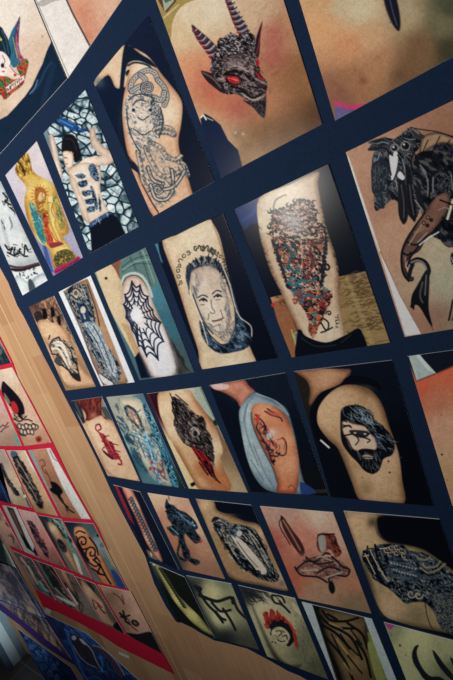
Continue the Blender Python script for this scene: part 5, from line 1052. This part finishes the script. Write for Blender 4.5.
# fifth row
add('ivy', ((150.5, 561), (185.5, 576), (215.5, 637), (178, 619.5)), art_ivyarm, 'dark photograph of a yellowish arm with tiny writing at the torn corner of the board', GN)
add('branch', ((187, 574.5), (232, 582.5), (259.5, 648.5), (216, 637)), art_branch, 'photograph of a thick black branch-like tattoo on greenish lit skin', GN)
add('flames', ((239, 584), (296, 597), (329, 678), (268, 655)), art_flames, 'photograph of a tattooed ring of red flames round a black rosette', GN)
add('barked', ((302.5, 600.5), (372.7, 617.5), (404, 695), (342, 694)), art_barked, 'photograph with white side borders of brown skin under bark-like black strokes', GN)
tr, br = q_ext((384.5, 620.5), (425, 725), 0.148)
add('tribal', ((384.5, 620.5), tr, br, (425, 725)), art_tribal, 'photograph of curved black horn shapes tattooed on olive skin, lowest of its board', GN)
# red board
k = dict(dens=2.0, y=-0.0032)
add('redteal', ((-22, 315), (0, 338.5), (12, 362.5), (-6, 367)), art_redteal, 'dark teal photograph above the skull tattoo photograph on the red board', GR, **k)
add('skullarm', ((-6, 371), (13, 367), (52, 442), (25.3, 445.5)), art_skullarm, 'photograph of a black and red skull tattoo with small scales on a chest', GR, **k)
add('script', ((-28, 374), (-9, 372), (22.5, 445.5), (1, 445.5)), art_script, 'photograph of two lines of fine script beside the skull tattoo photograph', GR, **k)
add('blade', ((-15, 449), (5, 449), (32.5, 507.5), (14, 503.5)), art_bladearm, 'narrow photograph of a thin black blade tattoo left of the patterned band', GR, **k)
add('chainarm', ((7, 450), (26, 450), (58.5, 515.5), (36, 511)), art_chainarm, 'photograph of a dense black patterned band down an arm', GR, **k)
add('spiderarm', ((28.5, 450), (51, 447.5), (91.5, 519), (62.5, 516.3)), art_spiderarm, 'photograph of a black star-like tattoo on an arm beside white cloth', GR, **k)
add('jersey', ((-20, 440), (-4, 446), (12.5, 504), (0, 500)), art_navyjersey, 'sliver of a navy blue photograph left of the thin blade tattoo', GR, **k)
add('greybits', ((-20, 497), (-2, 503), (23, 550), (7, 543.5)), art_greybits, 'dim brownish photograph at the lower end of the red board beside white strips', GR, **k)
add('torso', ((3, 505), (16.5, 507), (40.5, 557.5), (25, 551)), art_torso, 'photograph of a slim white strip between dark edges on the red board', GR, **k)
add('rosearm', ((18.3, 508.5), (36.5, 512.5), (66, 567), (42, 558.5)), art_rosearm, 'photograph of a dark violet rose vine tattoo on pinkish skin', GR, **k)
add('bottle', ((38.3, 514.5), (62, 518.5), (93, 578.5), (69, 568.5)), art_bottlearm, 'photograph of a tattooed forearm in front of green bottles', GR, **k)
add('mandala', ((64.5, 521), (94, 523), (127.6, 588.5), (96, 580.5)), art_mandala, 'photograph of an orange lit arm with bold black swirls', GR, **k)
add('strip1', ((12.5, 549.5), (32, 558.3), (57, 600), (36, 588.5)), art_strip1, 'dim green and brown photograph at the lowest left end of the red board', GR, **k)
add('strip2', ((34, 559), (53, 566), (80, 611), (59, 601)), art_strip2, 'dim photograph of pale streaks left of the leaning arm on the red board', GR, **k)
add('strip3', ((55, 566.8), (74, 574), (103, 622), (82, 612.3)), art_strip3, 'grey photograph with a white lower corner in the red board bottom row', GR, **k)
add('legarm', ((76, 575.8), (95.5, 583), (126, 634), (105, 623.3)), art_legarm, 'photograph of an arm with small red tattoo marks in the red board bottom row', GR, **k)
add('darkflower', ((98, 584), (131.5, 591), (163.5, 653), (128.3, 634.5)), art_darkflower, 'photograph of a small black flower tattoo above dark trousers', GR, **k)
# purple board
k = dict(dens=1.6, y=-0.0032)
add('leafpic', ((-18, 510), (-1, 533), (17.5, 568.5), (0, 562)), art_leafpic, 'photograph of a pale leaf shape, topmost on the purple board', GP, **k)
add('greyblur', ((-30, 545), (9, 564.5), (42, 616.5), (-6, 596)), art_greyblur, 'blurred grey photograph left of the bluish one on the purple board', GP, **k)
add('blueblur', ((9.5, 564), (17, 567.5), (46, 617.5), (42.5, 616)), art_blueblur, 'narrow bluish photograph along the edge of the purple board', GP, **k)
add('figureblur', ((-4, 598.5), (46.5, 619.5), (72, 659), (37, 631)), art_figureblur, 'brownish blurred photograph, lowest on the purple board', GP, **k)
GB = None
M_BANNER = mat('banner_cloth', rough=0.7, spec=0.2, attr=True)
add('oval', ((42, 612), (88, 634), (150, 690), (93, 693)), art_oval, 'blue airbrushed banner with pale curved outlines below the red board', GB, dens=1.8, y=-0.0012, th=0.0011, mt=M_BANNER, cat='banner', nm=150)
add('swirls', ((17, 628), (71, 667), (98, 712), (62, 710)), art_swirls, 'blue banner of small swirls hanging below the purple board', GB, dens=1.8, y=-0.0012, th=0.0011, mt=M_BANNER, cat='banner', nm=150)

names = {'oval': 'airbrushed_banner', 'swirls': 'airbrushed_banner'}
E_AT = {'pinup': (1.091, 1.054, 1.006), 'white': (0.982, 0.947, 0.902), 'belly': (1.208, 1.168, 1.117), 'madonna': (1.155, 1.104, 1.054), 'stones': (1.042, 1.006, 0.959), 'octopus': (0.879, 0.847, 0.814), 'demon': (0.733, 0.713, 0.684), 'leaf': (0.558, 0.549, 0.533), 'wolf': (1.067, 1.030, 0.982), 'maiden': (1.006, 0.970, 0.936), 'web': (0.902, 0.868, 0.836), 'portrait': (0.753, 0.733, 0.703), 'dragonleg': (0.610, 0.592, 0.575), 'creature': (0.485, 0.469, 0.461), 'scorpion': (0.814, 0.783, 0.753), 'sword': (0.753, 0.723, 0.693), 'feathered': (0.656, 0.637, 0.619), 'blueshirt': (0.549, 0.533, 0.516), 'bearded': (0.432, 0.424, 0.417), 'bare': (0.389, 0.376, 0.369), 'letters': (0.525, 0.508, 0.492), 'creeper': (0.477, 0.461, 0.454), 'wings': (0.424, 0.410, 0.403), 'plume': (0.349, 0.337, 0.337), 'shoulder': (0.283, 0.277, 0.277), 'ivy': (0.312, 0.300, 0.300), 'branch': (0.288, 0.283, 0.277), 'flames': (0.250, 0.244, 0.244), 'barked': (0.214, 0.209, 0.214), 'tribal': (0.195, 0.191, 0.195), 'redteal': (1.079, 1.030, 0.982), 'skullarm': (0.924, 0.879, 0.847), 'script': (0.783, 0.753, 0.723), 'blade': (0.500, 0.477, 0.461), 'chainarm': (0.584, 0.558, 0.541), 'spiderarm': (0.637, 0.610, 0.592), 'jersey': (0.389, 0.376, 0.369), 'greybits': (0.239, 0.229, 0.229), 'torso': (0.300, 0.283, 0.283), 'rosearm': (0.330, 0.318, 0.312), 'bottle': (0.362, 0.349, 0.343), 'mandala': (0.389, 0.376, 0.362), 'strip1': (0.165, 0.160, 0.165), 'strip2': (0.186, 0.182, 0.182), 'strip3': (0.204, 0.195, 0.195), 'legarm': (0.214, 0.204, 0.204), 'darkflower': (0.219, 0.214, 0.214), 'leafpic': (0.152, 0.148, 0.152), 'greyblur': (0.116, 0.122, 0.130), 'blueblur': (0.106, 0.106, 0.116), 'figureblur': (0.137, 0.152, 0.165), 'oval': (0.082, 0.082, 0.090), 'swirls': (0.039, 0.042, 0.050)}
for key, quad, art, label, group, kw in S:
    if key in E_AT: kw['E'] = E_AT[key]
    sheet(names.get(key, 'tattoo_photograph' if group else 'banner'), *quad, art, label, group, **kw)

# strips of tape that hold the banners
tp = slab('tape_strip', [tuple(p) for p in traced('119,650.5 129.5,655 131,658 120,653.5', 0.0018)], -0.0018, -0.0013, M_WTAPE)
tag(tp, 'small white tape strip on the top edge of the blue banner with curved outlines', 'tape')
tp = slab('tape_strip', [tuple(p) for p in traced('47,606.5 53,609.5 51,613.5 45,611', 0.0026)], -0.0030, -0.0024, M_TAPE)
tag(tp, 'small beige tape strip at the corner where red and purple boards meet', 'tape')
